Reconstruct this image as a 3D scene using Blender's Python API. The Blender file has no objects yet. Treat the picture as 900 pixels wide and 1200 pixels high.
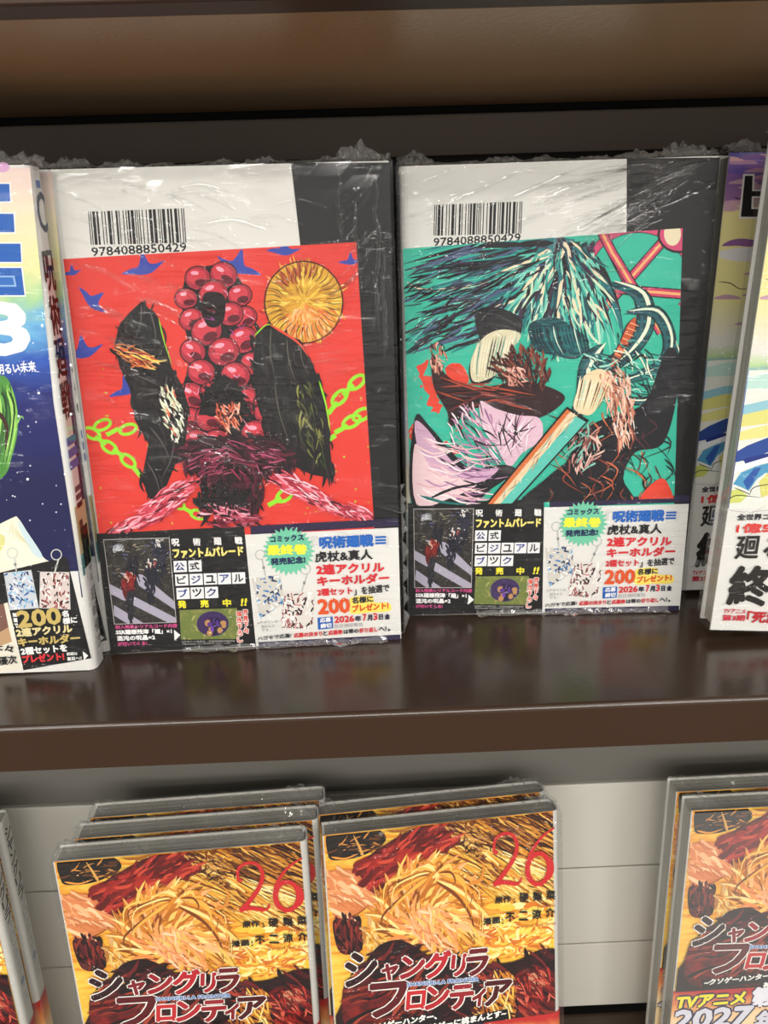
import bpy, math, random
from mathutils import Vector, Matrix, Euler

# ------------------------------------------------------------------ camera, light, exposure
SC = bpy.context.scene
COL = SC.collection
F_PX, PITCH, YAW, ROLL, CAM_H = 954.5, math.radians(17.608), math.radians(1.056), math.radians(-1.763), 0.14604
cy_, sy_, cp_, sp_ = math.cos(YAW), math.sin(YAW), math.cos(PITCH), math.sin(PITCH)
FW = Vector((sy_ * cp_, cy_ * cp_, -sp_))
_r = Vector((cy_, -sy_, 0)); _u = _r.cross(FW)
RT = math.cos(ROLL) * _r + math.sin(ROLL) * _u
UP = -math.sin(ROLL) * _r + math.cos(ROLL) * _u
CAM_O = Vector((0, 0, CAM_H))
cam_data = bpy.data.cameras.new('camera')
cam_data.sensor_fit = 'VERTICAL'; cam_data.sensor_height = 36.0; cam_data.lens = 36.0 * F_PX / 1200.0
cam_data.clip_start = 0.01
cam = bpy.data.objects.new('camera', cam_data); COL.objects.link(cam)
cam.matrix_world = Matrix(((RT.x, UP.x, -FW.x, 0), (RT.y, UP.y, -FW.y, 0), (RT.z, UP.z, -FW.z, CAM_H), (0, 0, 0, 1)))
SC.camera = cam

SC.view_settings.view_transform = 'Standard'; SC.view_settings.look = 'None'
SC.view_settings.gamma = 1.0; SC.view_settings.use_curve_mapping = False
SC.view_settings.exposure = 0.22

world = bpy.data.worlds.new('world'); SC.world = world; world.use_nodes = True
bg = world.node_tree.nodes['Background']
_wn, _wl = world.node_tree.nodes, world.node_tree.links
_tc = _wn.new('ShaderNodeTexCoord'); _sx = _wn.new('ShaderNodeSeparateXYZ'); _wr = _wn.new('ShaderNodeValToRGB'); _mr = _wn.new('ShaderNodeMapRange')
_wl.new(_tc.outputs['Generated'], _sx.inputs[0]); _mr.inputs['From Min'].default_value = -1; _mr.inputs['From Max'].default_value = 1
_wl.new(_sx.outputs[2], _mr.inputs['Value']); _wl.new(_mr.outputs[0], _wr.inputs['Fac'])
_e = _wr.color_ramp.elements
while len(_e) < 5: _e.new(0.5)
for _x, (_p, _c) in zip(_e, [(0.0, 0.50), (0.38, 0.58), (0.50, 1.0), (0.60, 0.75), (1.0, 0.30)]): _x.position = _p; _x.color = (_c, _c * 0.965, _c * 0.90, 1)
_wl.new(_wr.outputs['Color'], bg.inputs['Color']); bg.inputs['Strength'].default_value = 0.78

def area(name, loc, target, sx, sy, power, colour=(1, 0.97, 0.925)):
    d = bpy.data.lights.new(name, 'AREA'); d.shape = 'RECTANGLE'; d.size = sx; d.size_y = sy
    d.energy = power; d.color = colour
    o = bpy.data.objects.new(name, d); COL.objects.link(o); o.location = loc
    o.rotation_euler = (Vector(target) - Vector(loc)).to_track_quat('-Z', 'Y').to_euler()
    return o
# rows of shop ceiling lights over the aisle
area('ceiling_light', (0.2, -3.2, 1.35), (0, 0.3, 0), 6.5, 0.11, 46)
area('ceiling_light', (0.2, -5.6, 1.45), (0, 0.3, 0), 8.0, 0.13, 105)
area('ceiling_light', (0.2, -9.0, 1.55), (0, 0.3, 0), 10.0, 0.16, 230)
area('ceiling_light', (-0.9, -1.25, 1.30), (0, 0.3, 0), 0.18, 1.2, 6)
area('ceiling_light', (0.8, -1.25, 1.30), (0, 0.3, 0), 0.18, 1.2, 6)

# ------------------------------------------------------------------ materials
MATS = {}
def lin(c):
    c /= 255.0
    return c / 12.92 if c <= 0.04045 else ((c + 0.055) / 1.055) ** 2.4
def rgb(h):
    h = h.lstrip('#')
    return (lin(int(h[0:2], 16)), lin(int(h[2:4], 16)), lin(int(h[4:6], 16)), 1)
def bsdf(name, colour, rough=0.55, spec=0.25):
    m = bpy.data.materials.new(name); m.use_nodes = True
    b = m.node_tree.nodes['Principled BSDF']
    b.inputs['Base Color'].default_value = rgb(colour)
    b.inputs['Roughness'].default_value = rough
    b.inputs['Specular IOR Level'].default_value = spec
    return m
def ink(h):
    k = 'ink_' + h.lstrip('#').lower()
    if k not in MATS: MATS[k] = bsdf(k, h)
    return MATS[k]
def nodes(m): return m.node_tree.nodes, m.node_tree.links
def ramp(nt, stops, interp='LINEAR'):
    r = nt.nodes.new('ShaderNodeValToRGB'); r.color_ramp.interpolation = interp
    e = r.color_ramp.elements
    while len(e) < len(stops): e.new(0.5)
    for x, (p, c) in zip(e, stops): x.position = p; x.color = rgb(c)
    return r
def noise(nt, vec, scale, detail=4, dist=0.0, rough=0.5):
    n = nt.nodes.new('ShaderNodeTexNoise'); n.inputs['Scale'].default_value = scale
    n.inputs['Detail'].default_value = detail; n.inputs['Distortion'].default_value = dist
    n.inputs['Roughness'].default_value = rough
    if vec is not None: nt.links.new(vec, n.inputs['Vector'])
    return n
def mapping(nt, scale=(1, 1, 1), rot=(0, 0, 0), loc=(0, 0, 0)):
    t = nt.nodes.new('ShaderNodeTexCoord'); mp = nt.nodes.new('ShaderNodeMapping')
    mp.inputs['Scale'].default_value = scale; mp.inputs['Rotation'].default_value = rot; mp.inputs['Location'].default_value = loc
    nt.links.new(t.outputs['Object'], mp.inputs['Vector'])
    return mp.outputs['Vector']

def metal(name, colour, rough, bump=0.04, spec=0.5):
    m = bsdf(name, colour, rough, spec); nt = m.node_tree; b = nt.nodes['Principled BSDF']
    n = noise(nt, mapping(nt), 420, 2)
    bp = nt.nodes.new('ShaderNodeBump'); bp.inputs['Strength'].default_value = bump; bp.inputs['Distance'].default_value = 0.001
    nt.links.new(n.outputs['Fac'], bp.inputs['Height']); nt.links.new(bp.outputs['Normal'], b.inputs['Normal'])
    n2 = noise(nt, mapping(nt), 16, 5)
    r = ramp(nt, [(0.3, '808080'), (0.75, 'ffffff')])
    mx = nt.nodes.new('ShaderNodeMix'); mx.data_type = 'FLOAT'
    nt.links.new(n2.outputs['Fac'], mx.inputs[0]); mx.inputs[2].default_value = rough * 0.8; mx.inputs[3].default_value = rough * 1.25
    nt.links.new(mx.outputs[0], b.inputs['Roughness'])
    return m
M_SHELF = metal('brown_enamel', '3a2a1f', 0.22)
M_LIP = metal('brown_enamel_lip', '352214', 0.45, 0.04, 0.22)
M_UNDER_LIT = metal('brown_enamel_lit_underside', '94724f', 0.30, 0.10)  # brightened copy of the shelf brown, light from below put into its colour
M_BACK_LIT = metal('lightened_brown_panel', '6b5e55', 0.5)  # brown lightened in place of light reaching the back
M_GAP = bsdf('black_gap', '0a0807', 0.8)
M_WHITE = metal('white_panel', 'bdb9ae', 0.55, 0.03)
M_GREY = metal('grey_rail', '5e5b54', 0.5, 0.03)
M_CARD = bsdf('black_cardboard', '1d1a18', 0.8)
M_CARDCORE = bsdf('cardboard_core', '6b5a45', 0.85)

def pages(name, axis):
    m = bsdf(name, 'b9b6ac', 0.8, 0.1); nt = m.node_tree; b = nt.nodes['Principled BSDF']
    n = noise(nt, mapping(nt, (2600 if axis == 'y' else 1, 2600, 6 if axis == 'y' else 1)), 1.0, 2)
    n = noise(nt, mapping(nt, (8, 2400, 8)), 1.0, 2)
    r = ramp(nt, [(0.3, '8f8d85'), (0.7, 'c9c6bc')])
    nt.links.new(n.outputs['Fac'], r.inputs['Fac']); nt.links.new(r.outputs['Color'], b.inputs['Base Color'])
    return m
M_PAGES = pages('page_edges', 'y')

def film(name, scale, rot, strength, haze, stretch=(1, 1, 7), fine=90, most=0.16, dist=0.0005):
    m = bpy.data.materials.new(name); m.use_nodes = True; nt = m.node_tree
    for n in list(nt.nodes): nt.nodes.remove(n)
    out = nt.nodes.new('ShaderNodeOutputMaterial')
    tr = nt.nodes.new('ShaderNodeBsdfTransparent'); tr.inputs['Color'].default_value = (0.97, 0.97, 0.97, 1)
    gl = nt.nodes.new('ShaderNodeBsdfGlossy'); gl.inputs['Roughness'].default_value = 0.065
    df = nt.nodes.new('ShaderNodeBsdfDiffuse'); df.inputs['Color'].default_value = (0.8, 0.8, 0.78, 1)
    v = mapping(nt, stretch, rot)
    n1 = noise(nt, v, scale, 3, 0.6); n2 = noise(nt, v, fine * 4, 2, 0.4)
    # wrinkles gather in patches
    pn = noise(nt, mapping(nt, (1, 1, 1), (0, 0, 0), (scale, 0, 3)), 34, 2)
    pr = ramp(nt, [(0.42, '000000'), (0.60, 'ffffff')]); nt.links.new(pn.outputs['Fac'], pr.inputs['Fac'])
    rd = nt.nodes.new('ShaderNodeMath'); rd.operation = 'SUBTRACT'; rd.inputs[1].default_value = 0.5
    nt.links.new(n1.outputs['Fac'], rd.inputs[0])
    ab = nt.nodes.new('ShaderNodeMath'); ab.operation = 'ABSOLUTE'; nt.links.new(rd.outputs[0], ab.inputs[0])
    rdg = ramp(nt, [(0.0, 'ffffff'), (0.05, '000000')]); nt.links.new(ab.outputs[0], rdg.inputs['Fac'])
    ml = nt.nodes.new('ShaderNodeMath'); ml.operation = 'MULTIPLY'
    nt.links.new(rdg.outputs['Color'], ml.inputs[0]); nt.links.new(pr.outputs['Color'], ml.inputs[1])
    ad = nt.nodes.new('ShaderNodeMath'); ad.operation = 'MULTIPLY_ADD'; ad.inputs[1].default_value = 0.0
    nt.links.new(n2.outputs['Fac'], ad.inputs[0]); nt.links.new(ml.outputs[0], ad.inputs[2])
    bp = nt.nodes.new('ShaderNodeBump'); bp.inputs['Strength'].default_value = strength; bp.inputs['Distance'].default_value = dist
    nt.links.new(ad.outputs[0], bp.inputs['Height']); nt.links.new(bp.outputs['Normal'], gl.inputs['Normal'])
    fr = nt.nodes.new('ShaderNodeFresnel'); fr.inputs['IOR'].default_value = 1.42
    cl = nt.nodes.new('ShaderNodeMath'); cl.operation = 'MINIMUM'; cl.inputs[1].default_value = most; nt.links.new(fr.outputs[0], cl.inputs[0])
    nt.links.new(bp.outputs['Normal'], fr.inputs['Normal'])
    mx = nt.nodes.new('ShaderNodeMixShader'); mx2 = nt.nodes.new('ShaderNodeMixShader')
    mx2.inputs['Fac'].default_value = haze
    nt.links.new(tr.outputs[0], mx2.inputs[1]); nt.links.new(df.outputs[0], mx2.inputs[2])
    nt.links.new(cl.outputs[0], mx.inputs['Fac']); nt.links.new(mx2.outputs[0], mx.inputs[1]); nt.links.new(gl.outputs[0], mx.inputs[2])
    nt.links.new(mx.outputs[0], out.inputs['Surface'])
    return m
R_ = math.radians
M_FILM_A = film('shrink_film_slanted', 38, (0, R_(68), 0), 1.0, 0.002)
M_FILM_B = film('shrink_film_level', 34, (0, R_(75), 0), 0.9, 0.002)
M_FILM_C = film('shrink_film_upright', 30, (0, R_(20), 0), 0.6, 0.002)
M_FILM_D = film('shrink_film_hazy', 30, (0, R_(70), 0), 0.6, 0.004)
M_FILM_E = film('shrink_film_misty', 30, (0, R_(70), 0), 0.5, 0.10)
M_CRUMPLE = film('crumpled_film', 120, (0, R_(40), 0), 1.0, 0.12, (1, 1, 2), 160, 0.45, 0.001)  # diffuse white mixed in, standing in for reflections off the creases
M_CRUMPLE_SHADED = film('crumpled_film_shaded', 120, (0, R_(40), 0), 1.0, 0.03, (1, 1, 2), 160, 0.30, 0.001)  # shaded copy for the lower book tops, with less of that white

# printed skies and fire (colour patterns printed on the covers)
def printed(name, stops, direction, scale, dist, amount, stretch=(1, 1, 1), rot=0.0, detail=5):
    """colour ramp along a height on the cover, its edges broken up by noise"""
    m = bsdf(name, 'ffffff'); nt = m.node_tree; b = nt.nodes['Principled BSDF']
    t = nt.nodes.new('ShaderNodeTexCoord'); sp = nt.nodes.new('ShaderNodeSeparateXYZ'); nt.links.new(t.outputs['Object'], sp.inputs[0])
    a = nt.nodes.new('ShaderNodeMath'); a.operation = 'MULTIPLY'; a.inputs[1].default_value = direction[0]
    nt.links.new(sp.outputs[0], a.inputs[0])
    c = nt.nodes.new('ShaderNodeMath'); c.operation = 'MULTIPLY_ADD'; c.inputs[1].default_value = direction[1]
    nt.links.new(sp.outputs[2], c.inputs[0]); nt.links.new(a.outputs[0], c.inputs[2])
    n = noise(nt, mapping(nt, stretch, (0, rot, 0)), scale, detail, dist)
    s = nt.nodes.new('ShaderNodeMath'); s.operation = 'SUBTRACT'; s.inputs[1].default_value = 0.5; nt.links.new(n.outputs['Fac'], s.inputs[0])
    d = nt.nodes.new('ShaderNodeMath'); d.operation = 'MULTIPLY_ADD'; d.inputs[1].default_value = amount
    nt.links.new(s.outputs[0], d.inputs[0]); nt.links.new(c.outputs[0], d.inputs[2])
    r = ramp(nt, stops); nt.links.new(d.outputs[0], r.inputs['Fac']); nt.links.new(r.outputs['Color'], b.inputs['Base Color'])
    return m
H_ = 0.1755
M_SKY_C = printed('printed_rainbow_night_sky', [(0.36, '15164a'), (0.53, '1b2068'), (0.61, '2b55b0'), (0.67, '69aeda'), (0.715, 'a8d29a'), (0.77, 'e8e4a4'), (0.86, 'efe0bc'), (0.95, 'ecd2cc')],
                  (-0.5, 1 / H_), 40, 1.5, 0.10, (1, 1, 3), R_(-30))
M_SKY_R = printed('printed_dawn_sky', [(0.44, '1a2b78'), (0.50, '1f4fa8'), (0.555, '4f95c8'), (0.575, 'b5cf92'), (0.60, 'dedbd4'), (0.70, 'e6dd9a'), (0.88, 'e8dc98'), (0.91, '9a6d9e'), (1.0, '5a4aa0')],
                  (0.0, 1 / H_), 90, 1.2, 0.03, (1, 1, 2.5))
M_CLOUD_R = printed('printed_mauve_cloud', [(0.0, 'a07a98'), (1.0, 'c9a2b0')], (0, 1 / H_), 120, 1.0, 0.8, (1, 1, 3))
M_FIRE = printed('printed_golden_fire', [(0.10, 'f4cf55'), (0.30, 'f0b63c'), (0.42, 'e08a22'), (0.52, 'f2c34c'), (0.60, '8a4a18'), (0.70, 'd98f2c'), (0.80, '5d2c10'), (0.92, '8a4a1c')],
                 (1.2, 2.6), 26, 1.6, 0.9, (1, 1, 4.5), R_(-50), 6)
M_GOLD = printed('printed_gold_locks', [(0.0, 'b5691c'), (0.4, 'e39a35'), (0.65, 'f3c45a'), (1.0, 'f0a63c')], (0, 0.5), 55, 1.0, 1.7, (1, 1, 5), R_(40))
M_REDCLOTH = printed('printed_red_cloth', [(0.0, '4a1010'), (0.45, '96201c'), (0.7, 'b8342a'), (1.0, 'd8553a')], (0, 0.6), 60, 1.2, 1.7, (1, 1, 2), R_(30))
M_MAROON = printed('printed_dark_cloth', [(0.0, '1c0a0c'), (0.5, '3c1216'), (0.8, '6a1d1c'), (1.0, '8a3420')], (0, 0.5), 60, 1.2, 1.6, (1, 1, 2), R_(20))
M_PEACH = printed('printed_peach', [(0.0, 'c8703c'), (0.5, 'e89a62'), (1.0, 'f2b684')], (0, 0.5), 40, 1.0, 1.3, (1, 1, 2), R_(50))
M_FLAMEBAND = printed('printed_flame_band', [(0.0, 'fbe3b0'), (0.66, 'f6d9a8'), (0.82, 'eda05c'), (0.97, 'bd2c2a')], (0, 1 / 0.066), 40, 1.0, 0.3)
M_CITY = printed('printed_street_photo', [(0.0, '2a2725'), (0.35, '4a453e'), (0.5, '6e664e'), (0.6, '34334a'), (0.72, '8a8068'), (1.0, 'b8ad92')], (0, 1.0), 330, 2.0, 1.7, (1, 1, 1))
M_HOLO = printed('printed_gold_green_card', [(0.0, '6d7a3c'), (0.5, '9a9450'), (1.0, 'b8a86a')], (0, 1.0), 200, 2.0, 1.5)
M_TEALSTREAK = printed('printed_teal_streaks', [(0.0, '123a44'), (0.42, '1f7d78'), (0.55, '3cb8a2'), (0.8, '8fd6bd'), (1.0, 'd9e6c4')], (0, 0.5), 120, 1.0, 1.8, (1, 1, 6), R_(50))

# ------------------------------------------------------------------ mesh building
class MB:
    def __init__(self): self.v = []; self.f = []; self.mi = []; self.mats = []
    def slot(self, m):
        if m not in self.mats: self.mats.append(m)
        return self.mats.index(m)
    def face(self, pts, m):
        n = len(self.v); self.v += [tuple(p) for p in pts]; self.f.append(tuple(range(n, n + len(pts)))); self.mi.append(self.slot(m))
    def raw(self, vs, fs, m):
        n = len(self.v); self.v += [tuple(p) for p in vs]; s = self.slot(m)
        for f in fs: self.f.append(tuple(i + n for i in f)); self.mi.append(s)
    def box(self, a, b, m):
        x0, y0, z0 = a; x1, y1, z1 = b
        vs = [(x0, y0, z0), (x1, y0, z0), (x1, y1, z0), (x0, y1, z0), (x0, y0, z1), (x1, y0, z1), (x1, y1, z1), (x0, y1, z1)]
        self.raw(vs, [(3, 2, 1, 0), (4, 5, 6, 7), (0, 1, 5, 4), (1, 2, 6, 5), (2, 3, 7, 6), (3, 0, 4, 7)], m)
    def prism(self, poly, z0, z1, m):
        n = len(poly)
        vs = [(x, y, z0) for x, y in poly] + [(x, y, z1) for x, y in poly]
        fs = [tuple(reversed(range(n))), tuple(range(n, 2 * n))] + [(i, (i + 1) % n, (i + 1) % n + n, i + n) for i in range(n)]
        self.raw(vs, fs, m)
    def build(self, name, parent=None, smooth=False, bevel=0.0):
        me = bpy.data.meshes.new(name); me.from_pydata(self.v, [], self.f)
        for m in self.mats: me.materials.append(m)
        me.polygons.foreach_set('material_index', self.mi)
        if smooth: me.polygons.foreach_set('use_smooth', [True] * len(self.f))
        me.update()
        o = bpy.data.objects.new(name, me); COL.objects.link(o)
        if parent is not None: o.parent = parent
        if bevel:
            b = o.modifiers.new('edge', 'BEVEL'); b.width = bevel; b.segments = 3; b.limit_method = 'ANGLE'
        return o

def tag(o, label, cat, group=None):
    o['label'] = label; o['category'] = cat
    if group: o['group'] = group
def copy_tree(o, parent=None):
    c = o.copy(); COL.objects.link(c)
    if parent is not None: c.parent = parent
    for ch in list(o.children): copy_tree(ch, c)
    return c

# glyph meshes from Blender's own built-in font
GLYPH = {}
def glyph(s):
    if s not in GLYPH:
        cu = bpy.data.curves.new('glyph', 'FONT'); cu.body = s; cu.size = 1.0; cu.resolution_u = 2
        o = bpy.data.objects.new('glyph', cu); COL.objects.link(o)
        dg = bpy.context.evaluated_depsgraph_get()
        me = bpy.data.meshes.new_from_object(o.evaluated_get(dg))
        vs = [(v.co.x, v.co.y) for v in me.vertices]; fs = [tuple(p.vertices) for p in me.polygons]
        bpy.data.objects.remove(o); bpy.data.curves.remove(cu); bpy.data.meshes.remove(me)
        x0 = min(v[0] for v in vs); x1 = max(v[0] for v in vs); y0 = min(v[1] for v in vs); y1 = max(v[1] for v in vs)
        GLYPH[s] = ([((x - x0) / (x1 - x0), (y - y0) / (y1 - y0)) for x, y in vs], fs)
    return GLYPH[s]

def spline(pts, n=6, closed=True):
    out = []; N = len(pts)
    rng = range(N) if closed else range(N - 1)
    for i in rng:
        if closed: p = [pts[(i + k - 1) % N] for k in range(4)]
        else: p = [pts[max(0, min(N - 1, i + k - 1))] for k in range(4)]
        for j in range(n):
            t = j / n
            out.append(tuple(0.5 * (2 * p[1][k] + (p[2][k] - p[0][k]) * t + (2 * p[0][k] - 5 * p[1][k] + 4 * p[2][k] - p[3][k]) * t * t
                             + (3 * p[1][k] - p[0][k] - 3 * p[2][k] + p[3][k]) * t ** 3) for k in range(2)))
    if not closed: out.append(tuple(pts[-1][:2]))
    return out
def clip(poly, win):
    """poly cut to a convex window"""
    def area2(p): return sum(p[i][0] * p[(i + 1) % len(p)][1] - p[(i + 1) % len(p)][0] * p[i][1] for i in range(len(p)))
    if area2(win) < 0: win = win[::-1]
    out = poly
    for i in range(len(win)):
        a, b = win[i], win[(i + 1) % len(win)]
        side = lambda p: (b[0] - a[0]) * (p[1] - a[1]) - (b[1] - a[1]) * (p[0] - a[0])
        src, out = out, []
        for k in range(len(src)):
            p, q = src[k], src[(k + 1) % len(src)]; sp, sq = side(p), side(q)
            if sp >= 0: out.append(p)
            if (sp >= 0) != (sq >= 0):
                t = sp / (sp - sq); out.append((p[0] + (q[0] - p[0]) * t, p[1] + (q[1] - p[1]) * t))
        if len(out) < 3: return []
    return out

class Print(MB):
    """flat print lying on a book's face; drawn in photograph measures that are carried onto the face's own plane"""
    def __init__(self, frame, y, win=None):
        super().__init__(); self.inv = frame.inverted(); self.y = y; self.layer = 0; self.win = win
    def L(self, x, y):
        d = FW + RT * ((x - 450) / F_PX) - UP * ((y - 600) / F_PX)
        o = self.inv @ CAM_O; d = self.inv.to_3x3() @ d
        t = (self.y - o.y) / d.y
        return (o.x + d.x * t, o.z + d.z * t)
    def m(self, c): return ink(c) if isinstance(c, str) else c
    def up(self): self.layer += 1; return self.y - self.layer * 6e-7
    def flat(self, poly, c, clipit=True, y=None):
        if self.win and clipit: poly = clip(poly, self.win)
        if len(poly) < 3: return
        yy = self.up() if y is None else y
        P = [self.L(*p) for p in poly]
        a = sum(P[i][0] * P[(i + 1) % len(P)][1] - P[(i + 1) % len(P)][0] * P[i][1] for i in range(len(P)))
        if a < 0: P.reverse()
        self.face([(x, yy, z) for x, z in P], self.m(c))
    def blob(self, pts, c, n=5): self.flat(spline(pts, n), c)
    def line(self, pts, w0, w1, c, taper=True, n=5):
        s = spline(pts, n, False); N = len(s); ls, rs = [], []
        for i, p in enumerate(s):
            a, b = s[max(0, i - 1)], s[min(N - 1, i + 1)]; dx, dy = b[0] - a[0], b[1] - a[1]; l = math.hypot(dx, dy) or 1
            t = i / (N - 1); w = (w0 + (w1 - w0) * t) / 2
            if taper: w *= min(1, 0.15 + 4 * t, 0.15 + 4 * (1 - t))
            ls.append((p[0] - dy / l * w, p[1] + dx / l * w)); rs.append((p[0] + dy / l * w, p[1] - dx / l * w))
        yy = self.up()
        for i in range(N - 1): self.flat([ls[i], ls[i + 1], rs[i + 1], rs[i]], c, True, yy)
    def brush(self, poly, cols, n, ang, w=3.0, l=12.0, seed=1, spread=0.35, bend=2.0):
        """loose brush strokes over an area"""
        rnd = random.Random(seed); xs = [q[0] for q in poly]; ys = [q[1] for q in poly]; P = spline(poly, 4); k = 0
        def inside(x, y):
            r = False
            for i in range(len(P)):
                a, b = P[i], P[i - 1]
                if (a[1] > y) != (b[1] > y) and x < (b[0] - a[0]) * (y - a[1]) / (b[1] - a[1]) + a[0]: r = not r
            return r
        while k < n:
            x, y = rnd.uniform(min(xs), max(xs)), rnd.uniform(min(ys), max(ys))
            if not inside(x, y): continue
            k += 1; a = ang(x, y) if callable(ang) else ang
            a += rnd.gauss(0, spread); L2 = l * rnd.uniform(.5, 1.2) / 2; b = rnd.uniform(-bend, bend); dx, dy = math.cos(a), math.sin(a)
            self.line([(x - dx * L2, y - dy * L2), (x - dy * b, y + dx * b), (x + dx * L2, y + dy * L2)], w * rnd.uniform(.5, 1.3), w * .35, rnd.choice(cols), True, 3)
    def ell(self, x, y, rx, ry, c, a0=0.0, n=20):
        ca, sa = math.cos(a0), math.sin(a0)
        self.flat([(x + rx * math.cos(t) * ca - ry * math.sin(t) * sa, y + rx * math.cos(t) * sa + ry * math.sin(t) * ca) for t in [2 * math.pi * k / n for k in range(n)]], c)
    def ring(self, x, y, rx, ry, w, c, a0=0.0, t0=0.0, t1=2 * math.pi, n=28):
        ca, sa = math.cos(a0), math.sin(a0); yy = self.up()
        pt = lambda t, k: (x + (rx + k) * math.cos(t) * ca - (ry + k) * math.sin(t) * sa, y + (rx + k) * math.cos(t) * sa + (ry + k) * math.sin(t) * ca)
        for i in range(n):
            a, b = t0 + (t1 - t0) * i / n, t0 + (t1 - t0) * (i + 1) / n
            self.flat([pt(a, -w / 2), pt(b, -w / 2), pt(b, w / 2), pt(a, w / 2)], c, True, yy)
    def text(self, s, p0, p1, h, c, bold=0.0, slant=0.0, out=None, ow=0.0, _o=False):
        """ink of s fills the parallelogram on the base line p0-p1 with height h (bold: stroke gain)"""
        if not _o: bold = min(bold, 0.055 * h)
        if out: self.text(s, (p0[0] - ow, p0[1] + ow), (p1[0] + ow, p1[1] + ow), h + 2 * ow, out, bold + ow, slant, _o=True)
        vs, fs = glyph(s)
        a, b = self.L(*p0), self.L(*p1); q = self.L(p0[0], p0[1] - h)
        hh = math.hypot(q[0] - a[0], q[1] - a[1]); k = hh / h; bd = bold * k
        ex = Vector((b[0] - a[0], b[1] - a[1])); w = ex.length or 1e-6; ex /= w
        ey = Vector((slant, 1.0))
        ww, h2 = max(w - 2 * bd, w * 0.3), max(hh - 2 * bd, hh * 0.3)
        yy = self.up(); mm = self.m(c)
        offs = [(0, 0)] if bold <= 0 else [(bd * math.cos(t), bd * math.sin(t)) for t in [math.pi * (k2 + 0.5) / 3 for k2 in range(6)]]
        if bold > 1.2: offs += [(bd * .55 * math.cos(t), bd * .55 * math.sin(t)) for t in [math.pi * k2 / 2 for k2 in range(4)]]
        for ox, oz in offs:
            P = []; yy = self.up()
            for u, v in vs:
                X = a[0] + ex.x * (bd + u * ww) + ey.x * v * h2 + ox
                Z = a[1] + ex.y * (bd + u * ww) + bd + ey.y * v * h2 + oz
                P.append((X, yy, Z))
            self.raw(P, fs, mm)
    def vtext(self, s, x0, y0, x1, y1, w, h, c, bold=0.0, out=None, ow=0.0):
        """characters one under another; (x0,y0) and (x1,y1) are the middles of the first and the last"""
        n = len(s)
        for i, ch in enumerate(s):
            t = i / max(1, n - 1); x = x0 + (x1 - x0) * t; y = y0 + (y1 - y0) * t
            self.text(ch, (x - w / 2, y + h / 2), (x + w / 2, y + h / 2), h, c, bold, 0, out, ow)
    def spread(self, s, xs, p0, p1, w, h, c, bold=0.0):
        for ch, x in zip(s, xs):
            t = (x - p0[0]) / (p1[0] - p0[0]); y = p0[1] + (p1[1] - p0[1]) * t
            self.text(ch, (x - w / 2, y), (x + w / 2, y), h, c, bold)

# ------------------------------------------------------------------ books
W, H = 0.1135, 0.1755
def frame_of(loc, yaw=0.0, lean=0.0, roll=0.0):
    """lean tips the top away from the aisle, roll tips it sideways, yaw turns it"""
    return Matrix.Translation(Vector(loc)) @ Euler((R_(-lean), R_(roll), R_(yaw)), 'XYZ').to_matrix().to_4x4()
def profile(t, spine_right, off, r=0.003, inner=0.0006):
    """U-shaped jacket outline seen from above, open at the fore-edge"""
    x0, x1, y0, y1 = 0.0, W + off, -off, t + off
    def arc(cx, cy, rad, a0, a1, n=5): return [(cx + rad * math.cos(a0 + (a1 - a0) * i / n), cy + rad * math.sin(a0 + (a1 - a0) * i / n)) for i in range(n + 1)]
    pi = math.pi
    o = [(x0, y0)] + arc(x1 - r, y0 + r, r, -pi / 2, 0) + arc(x1 - r, y1 - r, r, 0, pi / 2) + [(x0, y1)]
    k = inner; ri = max(r - k, 0.0004)
    i = [(x0, y1 - k)] + arc(x1 - k - ri, y1 - k - ri, ri, pi / 2, 0) + arc(x1 - k - ri, y0 + k + ri, ri, 0, -pi / 2) + [(x0, y0 + k)]
    p = o + i
    if not spine_right: p = [(W - x, y) for x, y in p][::-1]
    return p
def crumple(mb, seed, t, m, lift=0.0035, x0=-0.0006, x1=W + 0.0006, n=120, z=H, amp=1.0):
    """excess film bunched along an edge"""
    rnd = random.Random(seed); rows = 7; vs = []; fs = []
    env = [0.25 + 0.6 * abs(math.sin(i * 0.07 + seed) * math.sin(i * 0.19 + 2 * seed)) * rnd.uniform(0.7, 1.2) + (1.1 * amp * math.exp(-((i - 6) / 7) ** 2) + 1.3 * amp * math.exp(-((i - n + 12) / 10) ** 2)) * rnd.uniform(0.6, 1) for i in range(n + 1)]
    for i in range(n + 1):
        u = i / n; x = x0 + (x1 - x0) * u
        for j in range(rows):
            v = j / (rows - 1); arch = math.sin(math.pi * v)
            vs.append((x + rnd.uniform(-.0008, .0008), -0.001 + (t + 0.002) * v + rnd.uniform(-.0007, .0007) * (0 < j < rows - 1),
                       z + 0.0003 + lift * env[i] * arch * (0.75 + 0.35 * math.sin(i * 0.9 + j * 2.1 + seed)) * rnd.uniform(0.8, 1.1)))
    for i in range(n):
        for j in range(rows - 1):
            a = i * rows + j; fs.append((a, a + rows, a + rows + 1, a + 1))
    mb.raw(vs, fs, m)
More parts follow.
